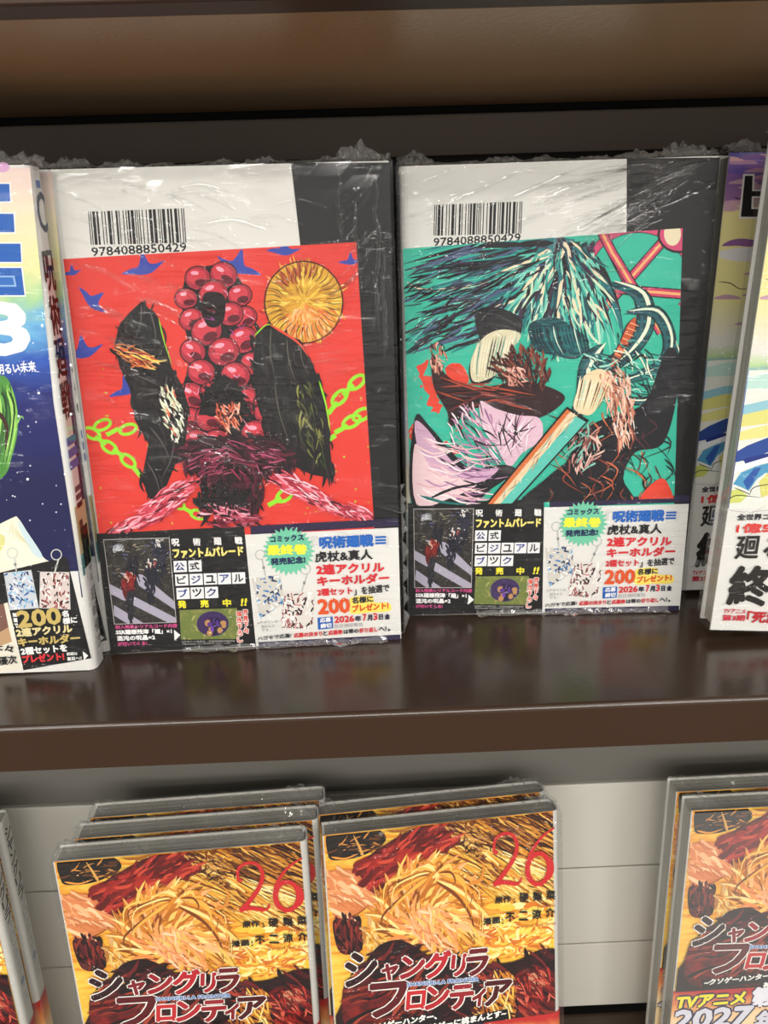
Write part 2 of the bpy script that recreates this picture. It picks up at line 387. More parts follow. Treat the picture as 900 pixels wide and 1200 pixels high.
def ridge(mb, pts, wd, ht, y0, m, rnd):
    """a drawn-up wrinkle in the film: low rounded fold along a line"""
    s = spline(pts, 8, False); N = len(s); vs = []; fs = []; K = 7
    for i, q in enumerate(s):
        a, b = s[max(0, i - 1)], s[min(N - 1, i + 1)]; dx, dz = b[0] - a[0], b[1] - a[1]; l = math.hypot(dx, dz) or 1
        t = i / (N - 1); f = min(1, 5 * t, 5 * (1 - t)) * rnd.uniform(.6, 1.2)
        for k in range(K):
            u = k / (K - 1) * 2 - 1
            vs.append((q[0] - dz / l * u * wd * (0.3 + 0.7 * f) / 2, y0 - 0.00003 - ht * f * (1 - u * u) ** 1.5, q[1] + dx / l * u * wd * (0.3 + 0.7 * f) / 2))
    for i in range(N - 1):
        for k in range(K - 1): a = i * K + k; fs.append((a, a + 1, a + K + 1, a + K))
    mb.raw(vs, fs, m)
def wrap(root, t, m, seed, bottom=False, side=False, lift=0.0035, name='shrink_wrap', ridges=()):
    upper = t < 0.0112
    mb = MB(); e = 0.0012; y0, y1 = (-0.0022, t + 0.0009) if upper else (-0.0018, t + 0.0005)
    rnd = random.Random(seed)
    nx, nz = 26, 40; vs = []; fs = []
    for i in range(nx + 1):
        for j in range(nz + 1):
            u, v = i / nx, j / nz; edge = 0 < i < nx and 0 < j < nz
            vs.append((-e + (W + 2 * e) * u, y0 + (rnd.uniform(-.00004, .00004) if edge else 0), 0.0003 + (H - 0.0003) * v))
    for i in range(nx):
        for j in range(nz):
            a = i * (nz + 1) + j; fs.append((a, a + nz + 1, a + nz + 2, a + 1))
    mb.raw(vs, fs, m)
    mb.face([(-e, y1, 0.0003), (-e, y0, 0.0003), (-e, y0, H), (-e, y1, H)], m)
    mb.face([(W + e, y0, 0.0003), (W + e, y1, 0.0003), (W + e, y1, H), (W + e, y0, H)], m)
    crumple(mb, seed, t, M_CRUMPLE if upper else M_CRUMPLE_SHADED, lift)
    for pts, wd, ht in ridges: ridge(mb, pts, wd, ht, y0, m, rnd)
    if bottom:
        n = 50; vs = []; fs = []
        for i in range(n + 1):
            x = W * (0.25 + 0.7 * i / n); d = abs(math.sin(i * 0.37 + seed) * math.sin(i * 0.11 + seed)) * 0.0035 * rnd.uniform(.2, 1)
            vs += [(x, y0, 0.0018 + rnd.uniform(0, .0012)), (x, y0 - 0.0004 - d * 0.3, 0.0012), (x + rnd.uniform(-.001, .001), y0 - 0.0008 - d * rnd.uniform(.5, 1.1), 0.0006)]
        for i in range(n):
            for j in range(2): a = i * 3 + j; fs.append((a, a + 3, a + 4, a + 1))
        mb.raw(vs, fs, M_CRUMPLE)
    if side:
        n = 40; vs = []; fs = []
        for i in range(n + 1):
            z = 0.004 + 0.06 * i / n
            vs += [(W + e, y0, z), (W + e + abs(math.sin(i * .5 + seed)) * 0.003 * rnd.uniform(.3, 1), y0 + .0006, z)]
        for i in range(n): a = i * 2; fs.append((a, a + 1, a + 3, a + 2))
        mb.raw(vs, fs, M_CRUMPLE)
    return mb.build(name, root)
def base_book(t, spine_right, cover_mat, band_top=None, band_mat=None):
    root = bpy.data.objects.new('manga_book', None); COL.objects.link(root); root.empty_display_size = 0.03
    mb = MB(); a, b = (0.0012, W - 0.0012)
    mb.box((a, 0.0008, 0.0012), (b, t - 0.0008, H - 0.0012), M_PAGES)
    mb.build('page_block', root)
    mb = MB(); mb.prism(profile(t, spine_right, 0.0), 0.0, H, cover_mat)
    cover = mb.build('jacket_cover', root)
    band = None
    if band_top:
        mb = MB(); mb.prism(profile(t, spine_right, 0.0003, 0.0033, 0.00028), 0.0002, band_top, band_mat)
        band = mb.build('paper_band', root)
    return root, cover, band
def place(root, loc, yaw=0, lean=0, roll=0):
    root.location = loc; root.rotation_euler = Euler((R_(-lean), R_(roll), R_(yaw)), 'XYZ')

T = 0.0110
FA = frame_of((-0.1028, 0.2897, 0), 1.62, 0.69)
FB = frame_of((0.0149, 0.3147, 0), -2.5, 0.0)
FC = frame_of((-0.2183, 0.2738, 0.002), 1.6, 0.0, 1.0)
FR1 = frame_of((0.1288, 0.2807, 0.0048), -3.0, 0.0, 2.4)
FR2 = frame_of((0.1345, 0.3245, 0.0024), 0.0, 0.0, 1.2)
TL_ = 0.0115
ZL = -0.285
FL = frame_of((-0.1476, 0.3048, ZL), 3.2)
FM = frame_of((-0.0253, 0.2935, ZL), 5.4, 7.5)
FR = frame_of((0.1470, 0.3205, ZL), 1.0)
FF = frame_of((-0.2925, 0.3105, ZL), 1.5, 0, -0.6)

def px(F, x, z, y=-0.0001):
    d = F @ Vector((x, y, z)) - CAM_O; k = d.dot(FW)
    return (450 + F_PX * d.dot(RT) / k, 600 - F_PX * d.dot(UP) / k)
def face_win(F, x0, x1, z0, z1): return [px(F, x0, z1), px(F, x1, z1), px(F, x1, z0), px(F, x0, z0)]
# ---- back-cover book with the barcode
def barcode(pr, q, code):
    Lc = ['0001101', '0011001', '0010011', '0111101', '0100011', '0110001', '0101111', '0111011', '0110111', '0001011']
    G = [''.join('1' if c == '0' else '0' for c in s)[::-1] for s in Lc]; Rc = [''.join('1' if c == '0' else '0' for c in s) for s in Lc]
    par = ['LLLLLL', 'LLGLGG', 'LLGGLG', 'LLGGGL', 'LGLLGG', 'LGGLLG', 'LGGGLL', 'LGLGLG', 'LGLGGL', 'LGGLGL'][int(code[0])]
    bits = '101' + ''.join((Lc if p == 'L' else G)[int(d)] for p, d in zip(par, code[1:7])) + '01010' + ''.join(Rc[int(d)] for d in code[7:]) + '101'
    tl, tr, br, bl = q; n = len(bits); mix = lambda a, b, t: (a[0] + (b[0] - a[0]) * t, a[1] + (b[1] - a[1]) * t)
    i = 0; yy = pr.up()
    while i < n:
        if bits[i] == '1':
            j = i
            while j < n and bits[j] == '1': j += 1
            pr.flat([mix(tl, tr, i / n), mix(tl, tr, j / n), mix(bl, br, j / n), mix(bl, br, i / n)], '17141a', False, yy)
            i = j
        else: i += 1

def spine_print(mb, x, sgn, t, ztop, kind):
    """spine lettering: flat on the plane x, read from the spine's side; sgn +1 when the spine faces +x"""
    c = t / 2
    X = lambda k: x + sgn * (0.00006 + k * 1e-5)
    def txt(s, z0, z1, wid, col, bold=0.0):
        vs, fs = glyph(s); bd = bold
        for ox, oz in ([(0, 0)] if not bd else [(bd * math.cos(a), bd * math.sin(a)) for a in [math.pi * k / 3 for k in range(6)]]):
            mb.raw([(X(2), c + sgn * ((u - 0.5) * wid + ox), z0 + v * (z1 - z0) + oz) for u, v in vs], fs, ink(col))
    def rect(z0, z1, w, col, dy=0.0):
        mb.raw([(X(1), c + dy - w / 2, z0), (X(1), c + dy + w / 2, z0), (X(1), c + dy + w / 2, z1), (X(1), c + dy - w / 2, z1)], [(0, 1, 2, 3)], ink(col))
    if kind == 'upper':
        txt('C', 0.156, 0.168, 0.0075, '2f5fae', 0.0003); rect(0.1692, 0.1715, 0.004, '2f5fae')
        for i, ch in enumerate('呪術廻戦'):
            z = 0.150 - i * 0.0142; txt(ch, z - 0.0125, z, 0.0095, '1b1a1c', 0.00035)
        for i in range(3): rect(0.0855 - i * 0.0042, 0.0885 - i * 0.0042, 0.0095, '2a63b4')
        for i, ch in enumerate('111'): rect(0.0685 - i * 0.003, 0.0705 - i * 0.003, 0.006, '30384a')
        for z0, z1, w, col, dy in ((0.046, 0.064, 0.012, 'c9b98c', 0), (0.040, 0.055, 0.008, '6f9a62', 0.001), (0.038, 0.046, 0.010, '4e8d90', -0.001), (0.050, 0.058, 0.005, 'e2d9b0', -0.002)):
            rect(z0, z1, w, col, dy)
    else:
        for i, ch in enumerate('シャングリラ'):
            z = 0.170 - i * 0.0072; txt(ch, z - 0.0065, z, 0.006, '2b2022', 0.0002)
        for i in range(9): txt('フロンティア・二六'[i], 0.122 - i * 0.0055, 0.1265 - i * 0.0055, 0.0045, '8d97a6')
        rect(0.066, 0.0665, 0.007, '6b6660'); rect(0.046, 0.0465, 0.007, '6b6660')
        for i, ch in enumerate('硬梨菜'): txt(ch, 0.0595 - i * 0.0055, 0.064 - i * 0.0055, 0.0045, '55504c')
        txt('26', 0.034, 0.041, 0.0075, 'b8323a', 0.0002)
        rect(0.002, 0.031, 0.010, 'a83a28'); rect(0.015, 0.024, 0.008, 'd9a23c')
def spine_lower_names(mb, x, sgn, t):
    c = t / 2
    for i, ch in enumerate('岩崎優次'):
        vs, fs = glyph(ch); z0 = 0.026 - i * 0.0065
        mb.raw([(x + sgn * 0.0001, c + sgn * ((u - 0.5) * 0.006 + 0.0012), z0 + v * 0.0055) for u, v in vs], fs, ink('3a3a3c'))
    for i, ch in enumerate('作画'):
        vs, fs = glyph(ch); z0 = 0.037 - i * 0.0035
        mb.raw([(x + sgn * 0.0001, c + sgn * ((u - 0.5) * 0.0028 + 0.0012), z0 + v * 0.0028) for u, v in vs], fs, ink('77777a'))

# the band pasted round the two back-cover books
def keyring(p, x, y, r, x2, y2, col='b9b8b4'):
    p.ring(x, y, r, r, 1.2, col); p.line([(x + r * .4, y + r), (x2, y2)], 1.6, 1.6, col, False); p.ell((x + x2) / 2 + 1, (y + r + y2) / 2, 1.6, 2.0, '8a8a88')
def z1(x, y): return (100 + x / 4.5, 600 + y / 4.5)
def z2(x, y): return (280 + x / 4.5, 600 + y / 4.5)
def picture_card(p, quad, bgc, cols, n, seed, w=2.6, ln=8):
    """a small printed picture reduced to loose brush marks"""
    old = p.win; p.flat(quad, bgc, False); p.win = quad; rnd = random.Random(seed)
    xs = [q[0] for q in quad]; ys = [q[1] for q in quad]
    for i in range(n):
        x, y = rnd.uniform(min(xs), max(xs)), rnd.uniform(min(ys), max(ys)); a = rnd.gauss(1.3, 0.8); l = rnd.uniform(.4, 1) * ln
        p.line([(x, y), (x + l * .5 * math.cos(a) + rnd.uniform(-1.5, 1.5), y + l * .5 * math.sin(a)), (x + l * math.cos(a), y + l * math.sin(a))], w * rnd.uniform(.5, 1.3), w * .5, cols[rnd.randrange(len(cols))], True, 3)
    p.win = old
def back_band(root, band):
    g = Print(FA, -0.00034)
    # black half, white strip, white half with dark violet edges
    g.flat([(113, 625.5), (286, 616.6), (300, 757.0), (130, 766.2)], '141314')
    g.flat([(293, 616.3), (466.2, 607.3), (467.5, 616), (294, 626.5)], '2a2140'); g.flat([(302.5, 752.5), (469, 743.5), (469.6, 749.3), (303.5, 758.5)], '2c2444')
    q = [z1(97, 148), z1(440, 138), z1(478, 580), z1(155, 590)]
    big = [(q[0][0] - .7, q[0][1] - .7), (q[1][0] + .7, q[1][1] - .7), (q[2][0] + .7, q[2][1] + .7), (q[3][0] - .7, q[3][1] + .7)]
    g.flat(big, 'b9b4b0'); g.flat(q, M_CITY); g.win = q; rnd = random.Random(5)
    for a, b, c, d in (((120, 375), (480, 560), (480, 605), (130, 430)), ((150, 490), (330, 600), (240, 600), (150, 545)), ((180, 320), (300, 330), (480, 480), (480, 520)), ):
        g.flat([z1(*a), z1(*b), z1(*c), z1(*d)], 'a9a3b4')
    for i in range(46):
        x, y = rnd.uniform(100, 440), rnd.uniform(150, 330); c = rnd.choice(['5a5fa0', '7a7360', '3b3a4c', '8d8468', '2a2830', '6f6a9c', 'b7a98a'])
        g.line([z1(x, y), z1(x + rnd.uniform(10, 40), y + rnd.uniform(-12, 14))], rnd.uniform(.8, 2.2), .6, c, True, 2)
    # loose upright dabs of paint
    for x, y, hh, ww, cs in ((252, 235, 185, 52, ['17161c', '22202a']), (345, 262, 210, 60, ['1c1b26', '262534']), (390, 165, 215, 70, ['1a1b28', '20222f', '2c2c40']), (226, 335, 120, 62, ['7a1d1c', '8c2a26', '5c1616']), (238, 440, 140, 36, ['2d2c33', '1d1c22'])):
        pl = [z1(x - ww * .35, y), z1(x + ww * .3, y + hh * .05), z1(x + ww * .5, y + hh * .5), z1(x + ww * .1, y + hh), z1(x - ww * .3, y + hh * .9), z1(x - ww * .45, y + hh * .4)]
        g.brush(pl, cs, 40, 1.4, 4, 14, int(x), .25)
    g.brush([z1(320, 250), z1(370, 250), z1(370, 290), z1(320, 290)], ['c46a44', 'd9d3cc', 'b5584a'], 9, 1.0, 2, 6, 3, .6); g.brush([z1(210, 325), z1(245, 325), z1(245, 360), z1(210, 360)], ['b5584a', 'e0b8a0'], 7, 1.0, 2, 6, 4, .6); g.brush([z1(365, 150), z1(405, 150), z1(405, 180), z1(365, 180)], ['d9d3cc', 'f0ece6'], 8, .4, 2, 6, 5, .4)
    for i in range(14): g.ring(*z1(175 + rnd.uniform(-28, 28), 190 + rnd.uniform(-14, 14)), rnd.uniform(1, 3), rnd.uniform(1, 3), .6, 'cfd2d6', 0, 0, 5, 8)
    g.win = None
    # title squares
    for row, (xs, y) in enumerate((((465, 543), 258), ((473, 549, 624, 698, 773), 329), ((480, 555, 630), 400))):
        for i, x in enumerate(xs):
            yy = y - i * 2.6
            g.flat([z1(x, yy), z1(x + 69, yy - 2.3), z1(x + 72, yy + 57), z1(x + 3, yy + 60)], 'eeedec')
    # small picture card
    picture_card(g, [z1(497, 517), z1(800, 505), z1(812, 668), z1(505, 672)], M_HOLO, ['8d8a45', 'a8a45e', '7b7f45'], 18, 3)
    g.win = [z1(497, 517), z1(800, 505), z1(812, 668), z1(505, 672)]
    g.ell(*z1(672, 588), 85 / 4.5, 66 / 4.5, '3a2758')
    for i in range(26):
        a = rnd.uniform(0, 6.28); r = rnd.uniform(0, 1); g.ell(*z1(672 + 70 * r * math.cos(a), 590 + 52 * r * math.sin(a)), rnd.uniform(1.5, 4), rnd.uniform(1.5, 4), rnd.choice(['1d1830', '57318c', '231a26', 'b98a52', '6d3fae', '2a2030']))
    g.win = None
    g.flat([z1(468, 620), z1(502, 648), z1(471, 677)], 'f2f1ee')
    # right half: starburst, key rings, blue date box
    cx, cy = z2(262, 205); star = []
    for k in range(60):
        rr = (1.0 if k % 2 == 0 else 0.84) * (30.0 if k % 4 else 31.5); a = 2 * math.pi * k / 60
        star.append((cx + rr * math.cos(a), cy + rr * 0.93 * math.sin(a)))
    keyring(g, *z2(112, 225), 5.5, *z2(140, 335)); keyring(g, *z2(350, 300), 6, *z2(330, 420))
    picture_card(g, [z2(66, 348), z2(215, 328), z2(245, 475), z2(112, 562)], 'cfcac0', ['2e5f9c', 'e9e9ec', '1f3560', '7fb2d6', '2b3a5a', 'f1f1ef', '3c78b4'], 90, 11)
    picture_card(g, [z2(245, 415), z2(400, 420), z2(386, 616), z2(215, 608)], 'ddd6cf', ['f2eee9', '6d3a3c', '9c5a58', '40282a', 'c98f88', 'f4f1ec', '2c2022'], 110, 17)
    g.flat(star, '6fc4a1')
    for i, (zy) in enumerate((127, 143, 159)): g.flat([z2(718, zy), z2(775, zy - 2.5), z2(776, zy + 8), z2(719, zy + 10.5)], '1f62b8')
    g.flat([z2(414, 556), z2(494, 549), z2(497, 611), z2(418, 619)], '1f5cb0')
    g.flat([z2(786, 612), z2(800, 619), z2(787, 629)], '1a1a1a')
    # yellow glow printed under the present line
    g.blob([z2(592, 450), z2(700, 440), z2(715, 475), z2(790, 478), z2(795, 520), z2(690, 528), z2(592, 535), z2(588, 490)], 'f6df62')
    go = g.build('band_graphic_print', band)
    t = Print(FA, g.y - g.layer * 6e-7 - 2e-5)
    t.spread('呪術廻戦', [100 + v / 4.5 for v in (478, 589, 699, 810)], z1(457, 182), z1(832, 170), 9.2, 9, 'eceae6', .35)
    t.text('ファントムパレード', z1(464, 246), z1(836, 232), 12, 'f3e07a', .6)
    for ch, (x, y), c in zip('公式ビジュアルブック', [(470, 312), (548, 309), (480, 382), (556, 380), (631, 378), (705, 375), (780, 372), (487, 452), (562, 449), (637, 447)], ['2b2f72', '1a1a1c', '1a1a1c', '2b2f72', '1a1a1c', '2b3f8c', '1a1a1c', '2b3f8c', '1a1a1c', '2b2f72']):
        t.text(ch, z1(x + 5, y - 2), z1(x + 55, y - 4), 9.4, c, .25)
    for ch, x, y in (('発', 490, 508), ('売', 608, 504), ('中', 726, 500)): t.text(ch, z1(x, y), z1(x + 45, y - 1), 9.2, 'f0e233', .45)
    t.text('!!', z1(818, 496), z1(850, 494), 9, 'f0e233', .5, .2)
    t.text('封入特典シリアルコード内容', z1(160, 618), z1(486, 609), 4.8, 'd04a86', .2)
    t.text('SSR廻想残滓「廻」×1', z1(163, 647), z1(458, 641), 6, 'f2f1ee', .3)
    t.text('混沌の呪晶×2', z1(168, 680), z1(370, 673), 6, 'f2f1ee', .3)
    t.text('が付いてくる!', z1(172, 707), z1(327, 702), 4.8, 'd04a86', .25)
    t.text('©芥見下々/集英社・呪術廻戦製作委員会', z1(508, 690), z1(790, 684), 2.4, 'b5b3ae'); t.text('©Sumzap, Inc./TOHO CO., LTD.', z1(512, 702), z1(770, 697), 2.4, 'b5b3ae')
    t.vtext('芥見下々', *z1(846, 528), *z1(849, 625), 6.4, 6.4, 'd8402c', .3, 'f6efe8', .8); t.vtext('描き下ろし', *z1(812, 536), *z1(818, 672), 6.4, 6.2, 'd8402c', .3, 'f6efe8', .8)
    t.text('コミックス', z2(165, 162), z2(344, 151), 8, '1c2a52', .45); t.text('最終巻', z2(150, 230), z2(362, 222), 12.5, 'f4ec3c', .7); t.text('発売記念!', z2(168, 282), z2(352, 270), 8.8, '1c2a52', .45)
    t.text('『', z2(386, 180), z2(416, 180), 12, 'c9c8c4'); t.text('』', z2(774, 178), z2(790, 178), 11, 'c9c8c4')
    t.text('呪術廻戦', z2(424, 196), z2(712, 182), 15, '1f62b8', 1.0)
    t.text('虎杖&真人', z2(402, 266), z2(706, 251), 12.8, '1c1b1f', .45)
    t.text('2連アクリル', z2(408, 333), z2(768, 317), 12.6, 'd32a34', .75); t.text('キーホルダー', z2(413, 392), z2(794, 372), 12, 'd32a34', .75)
    t.text('2種セット', z2(413, 444), z2(600, 433), 8.8, 'd32a34', .4); t.text('」を抽選で', z2(606, 440), z2(794, 420), 9.6, '26242a', .3)
    t.text('200', z2(417, 542), z2(588, 532), 18.6, 'dd5220', 1.3)
    t.text('名様に', z2(596, 484), z2(709, 474), 7.8, '26242a', .4); t.text('プレゼント!', z2(597, 528), z2(790, 509), 8.4, 'd8501c', .6)
    t.text('応募', z2(428, 583), z2(486, 578), 5.6, 'f4f4f2', .2); t.text('締切', z2(431, 613), z2(489, 608), 5.6, 'f4f4f2', .2)
    for s, x0, x1_, h, c in (('2026', 503, 609, 8, 'd32a34'), ('年', 612, 645, 7, '23253c'), ('7', 653, 673, 8.5, 'd32a34'), ('月', 677, 704, 7, '23253c'), ('3', 708, 731, 8.5, 'd32a34'), ('日', 738, 760, 6.6, '23253c'), ('金', 768, 797, 6.6, '23253c')):
        t.text(s, z2(x0, 586 - (x0 - 503) * .075), z2(x1_, 586 - (x1_ - 503) * .075), h, c, .4)
    t.text('当日消印有効', z2(503, 613), z2(653, 602), 4.8, '8a8a8c')
    t.text('ハガキで応募!', z2(100, 679), z2(278, 661), 5.2, '2b2a30', .15)
    for s, x0, x1_, c in (('応募の決まり', 290, 441, 'cf3038'), ('と', 445, 468, '2b2a30'), ('応募券', 472, 548, 'cf3038'), ('は帯の', 552, 632, '2b2a30'), ('折り返し', 635, 733, 'cf3038'), ('へ!', 737, 778, '2b2a30')):
        t.text(s, z2(x0, 663 - (x0 - 290) * .075), z2(x1_, 663 - (x1_ - 290) * .075), 5.6, c, .25)
    for s, a, b in (('※デザインは', (98, 592), (208, 583)), ('仮のもの', (118, 613), (190, 607)), ('です。', (120, 633), (168, 629))): t.text(s, z2(*a), z2(*b), 3.6, '8c8a88')
    t.build('lettering', band)

def back_book():
    root, cover, band = base_book(T, False, ink('dcdad3'), 0.0465, ink('e0ded8'))
    p = Print(FA, -0.00006)
    p.flat([(341, 191), (456.5, 190.3), (470.5, 749), (404, 752)], '151415', False)
    p.text('9784088850429', (108, 300.5), (219, 294.5), 10.5, '1d1b1e', .25)
    barcode(p, [(103, 248), (215.5, 244), (218.5, 284.5), (106.5, 287)], '9784088850429')
    p.build('cover_print', cover)
    s = MB(); spine_print(s, 0.0, -1, T, H, 'upper'); s.build('spine_lettering', cover)
    s = MB(); spine_lower_names(s, -0.0003, -1, T); s.build('spine_lettering', band)
    back_band(root, band)
    return root
def sheet(root, F, quad, colour, draw, win):
    pr = Print(F, -0.00018, win)
    pts = [pr.L(*q) for q in quad]; mb = MB()
    vs = [(x, -0.0001, z) for x, z in pts] + [(x, -0.00017, z) for x, z in pts]
    mb.raw(vs, [(0, 1, 2, 3), (7, 6, 5, 4), (0, 4, 5, 1), (1, 5, 6, 2), (2, 6, 7, 3), (3, 7, 4, 0)], ink(colour))
    o = mb.build('illustrated_sheet', root)
    draw(pr); pr.build('art_print', o)

def bird(p, x, y, s, a, c='35459f', f=1):
    pts = [(-1.0, .12), (-.55, -.05), (-.2, -.12), (.05, -.75), (.28, -.2), (.62, -.12), (1.0, -.2), (.62, .1), (.3, .28), (-.1, .3), (-.5, .22)]
    ca, sa = math.cos(a), math.sin(a)
    p.flat(spline([(x + s * (u * ca * f - v * sa), y + s * (u * sa * f + v * ca)) for u, v in pts], 3), c)
def chain(p, pts, c, r=7.5):
    for i, (x, y, a) in enumerate(pts):
        if i % 2 == 0: p.ring(x, y, r, r * .55, r * .38, c, a, 0, 6.2832, 16)
        else:
            p.line([(x - r * .8 * math.cos(a), y - r * .8 * math.sin(a)), (x + r * .8 * math.cos(a), y + r * .8 * math.sin(a))], r * .5, r * .5, c, False, 2)
def draw_red(p):
    rnd = random.Random(4)
    K, WN, PK, RD, LM = '171415', '6e1c2c', 'd8607c', 'b4283a', '8fdc2c'
    for b in ((88, 318, 11, .1), (148, 365, 0, 0),): pass
    bird(p, 84, 319, 12, -.1); bird(p, 108, 352, 22, .9, f=1); bird(p, 96, 412, 26, -.15); bird(p, 168, 314, 26, -.15); bird(p, 280, 312, 28, .25, f=-1); bird(p, 332, 293, 20, .1); bird(p, 410, 306, 14, 0); bird(p, 148, 456, 22, -.3)
    chain(p, [(108, 508, .5), (118, 516, .6), (128, 524, .6), (139, 531, .6), (150, 540, .7), (160, 552, .9), (120, 498, -.4), (132, 506, -.5), (150, 503, -.3)], LM, 10)
    chain(p, [(208, 590, .6), (220, 598, .5), (232, 603, .3), (200, 580, .9)], LM, 9)
    chain(p, [(398, 466, -.8), (408, 457, -.8), (418, 448, -.7), (390, 478, -.9), (412, 494, -.5), (400, 503, -.5), (424, 486, -.5), (386, 515, -.6), (334, 580, -.6), (322, 588, -.5)], LM, 11)
    for i in range(60): p.ell(rnd.choice([rnd.uniform(95, 215), rnd.uniform(340, 432)]), rnd.uniform(430, 615), rnd.uniform(.5, 1.4), rnd.uniform(.4, 1.2), LM)
    # column of round red boulders
    p.blob([(216, 330), (235, 314), (262, 312), (284, 332), (290, 370), (298, 400), (300, 440), (318, 470), (322, 510), (300, 560), (250, 570), (222, 530), (208, 480), (222, 420), (214, 370)], K)
    boul = [(232, 326, 15), (262, 322, 16), (281, 346, 14), (218, 350, 13), (250, 344, 17), (287, 372, 14), (224, 374, 14), (270, 368, 15), (242, 388, 18), (285, 398, 17), (226, 412, 15), (262, 412, 18), (296, 426, 14), (236, 436, 16), (276, 440, 17), (306, 455, 14), (224, 464, 17), (250, 462, 16), (288, 470, 19), (312, 484, 14), (222, 492, 16), (246, 490, 17), (300, 508, 17), (230, 516, 14), (282, 530, 18), (255, 520, 18)]
    for x, y, r in boul:
        a = rnd.uniform(-.5, .5)
        p.ell(x, y, r + 1.2, r * .92 + 1.2, '1a0c10', a, 14); p.ell(x, y, r, r * .9, 'a3293a', a, 14); p.ell(x - r * .1, y - r * .12, r * .78, r * .62, 'cb3a48', a, 14)
        p.ell(x + r * .25, y + r * .35, r * .5, r * .3, '5c1524', a, 12); p.ell(x - r * .25, y - r * .4, r * .32, r * .16, 'f0a2b4', a, 10)
    p.blob([(238, 346), (254, 342), (264, 350), (262, 376), (250, 384), (240, 376)], '180b0e')
    for i in range(40):
        x, y = rnd.uniform(216, 310), rnd.uniform(325, 540); a = rnd.uniform(0, 6.28)
        p.line([(x, y), (x + 5, y + 4), (x + 9 * math.cos(a), y + 9 * math.sin(a))], 1.4, .5, rnd.choice(['1a0c10', '7f1f30', 'e8a0b8', '9a3a8a']), True, 3)
    KB = [K, K, K, '201b1c', '0e0c0d', '2c2526']
    # dark crag beside the boulders, with an ember seam and a pale face of stone
    crag = [(166, 353), (186, 372), (192, 398), (200, 428), (214, 452), (222, 478), (217, 520), (204, 548), (196, 568), (178, 590), (166, 562), (174, 520), (158, 492), (152, 455), (140, 430), (134, 404), (140, 380), (152, 366)]
    p.flat(crag, K); p.brush(crag, KB, 160, 1.3, 4, 24, 1, .3, 4)
    p.brush([(136, 404), (160, 408), (188, 420), (176, 432), (150, 426)], ['e0894a', 'd8562e', 'f0d060', 'c8703a', '8a2a1c', 'f2c07a'], 60, .35, 2.4, 16, 2, .25)
    p.brush([(188, 460), (202, 456), (212, 476), (214, 498), (206, 518), (194, 500)], ['dfe3c0', 'e6ead0', 'e0613c', 'c9d0a8', '2a2420', 'f2f0dc'], 90, 1.2, 2.6, 12, 4, .3)
    for a, b in (((166, 356), (158, 400)), ((176, 364), (182, 410)), ((160, 440), (186, 452)), ((196, 440), (184, 470)), ((176, 500), (200, 540)), ((172, 540), (188, 580)), ((204, 520), (190, 560))): p.line([a, ((a[0] + b[0]) / 2 + 3, (a[1] + b[1]) / 2), b], 1.5, .5, '5a5554')
    p.line([(186, 372), (192, 398), (202, 428)], 1.4, .8, LM)
    # gold sun over a dark ridge
    ridge = [(300, 392), (316, 378), (334, 392), (352, 398), (364, 420), (374, 446), (384, 490), (390, 560), (366, 556), (344, 546), (318, 520), (304, 480), (296, 430)]
    sun = lambda x, y: math.atan2(y - 352, x - 356)
    p.ell(356, 354, 45, 47, 'd8a032'); p.brush([(311, 354), (320, 324), (356, 307), (392, 324), (401, 354), (388, 386), (356, 401), (324, 386)], ['d8a832', 'e8c04a', 'c98f28', 'e0b440', 'f0cf5a', 'b87c24'], 240, sun, 3.4, 18, 8, .15)
    p.brush([(330, 372), (356, 362), (392, 366), (386, 388), (356, 401), (336, 394)], ['e2873a', 'f0a050', 'd8702c', 'f2c07a', 'e88c40'], 130, sun, 3.4, 16, 7, .2)
    p.brush([(322, 332), (338, 314), (358, 308), (376, 316), (352, 324), (334, 336)], ['b4562c', 'c86a34', 'a04a24'], 46, sun, 3.4, 12, 9, .2)
    for k in range(36):
        a = k * math.pi / 18; p.line([(356 + 26 * math.cos(a), 354 + 27 * math.sin(a)), (356 + 36 * math.cos(a + .06), 354 + 37 * math.sin(a + .06)), (356 + 47 * math.cos(a), 354 + 49 * math.sin(a))], 1.3, .4, '2c1c12')
    p.ring(356, 354, 46, 48, 1.4, '3a2212')
    p.flat(ridge, K); p.brush(ridge, KB, 180, 1.25, 5, 28, 6, .25, 4)
    p.line([(316, 380), (348, 400), (362, 418)], 3.2, 1.5, 'e04834'); p.line([(374, 446), (382, 474), (387, 505)], 2.6, 1, LM); p.line([(298, 394), (310, 382), (318, 380)], 1.6, .8, LM)
    p.brush([(346, 450), (366, 450), (380, 500), (380, 545), (356, 520)], ['4a4a26', '6a6a30', '2c3a1c', '8a8a4a', K], 60, 1.3, 2.6, 20, 11, .2)
    for a, b in (((318, 384), (322, 440)), ((336, 396), (348, 450)), ((322, 450), (340, 520)), ((352, 404), (362, 440))): p.line([a, ((a[0] + b[0]) / 2 - 3, (a[1] + b[1]) / 2), b], 1.5, .5, '57524a')
    # middle: dark wine strokes spreading into two pale red ribbons
    p.flat([(232, 486), (246, 452), (262, 438), (278, 448), (296, 486)], K); p.brush([(236, 484), (248, 452), (262, 440), (278, 450), (292, 484)], KB, 90, .7, 5, 18, 12, .6, 3)
    p.brush([(252, 480), (268, 474), (284, 480), (280, 498), (262, 506)], ['d8684a', 'e88a6c', 'b8482f', K, 'f0b49c', '5a1a14'], 60, 1.2, 2.8, 13, 13, .5)
    WB = ['241016', '1a0b10', '2e131b', '5a1a2c', '3c1420']
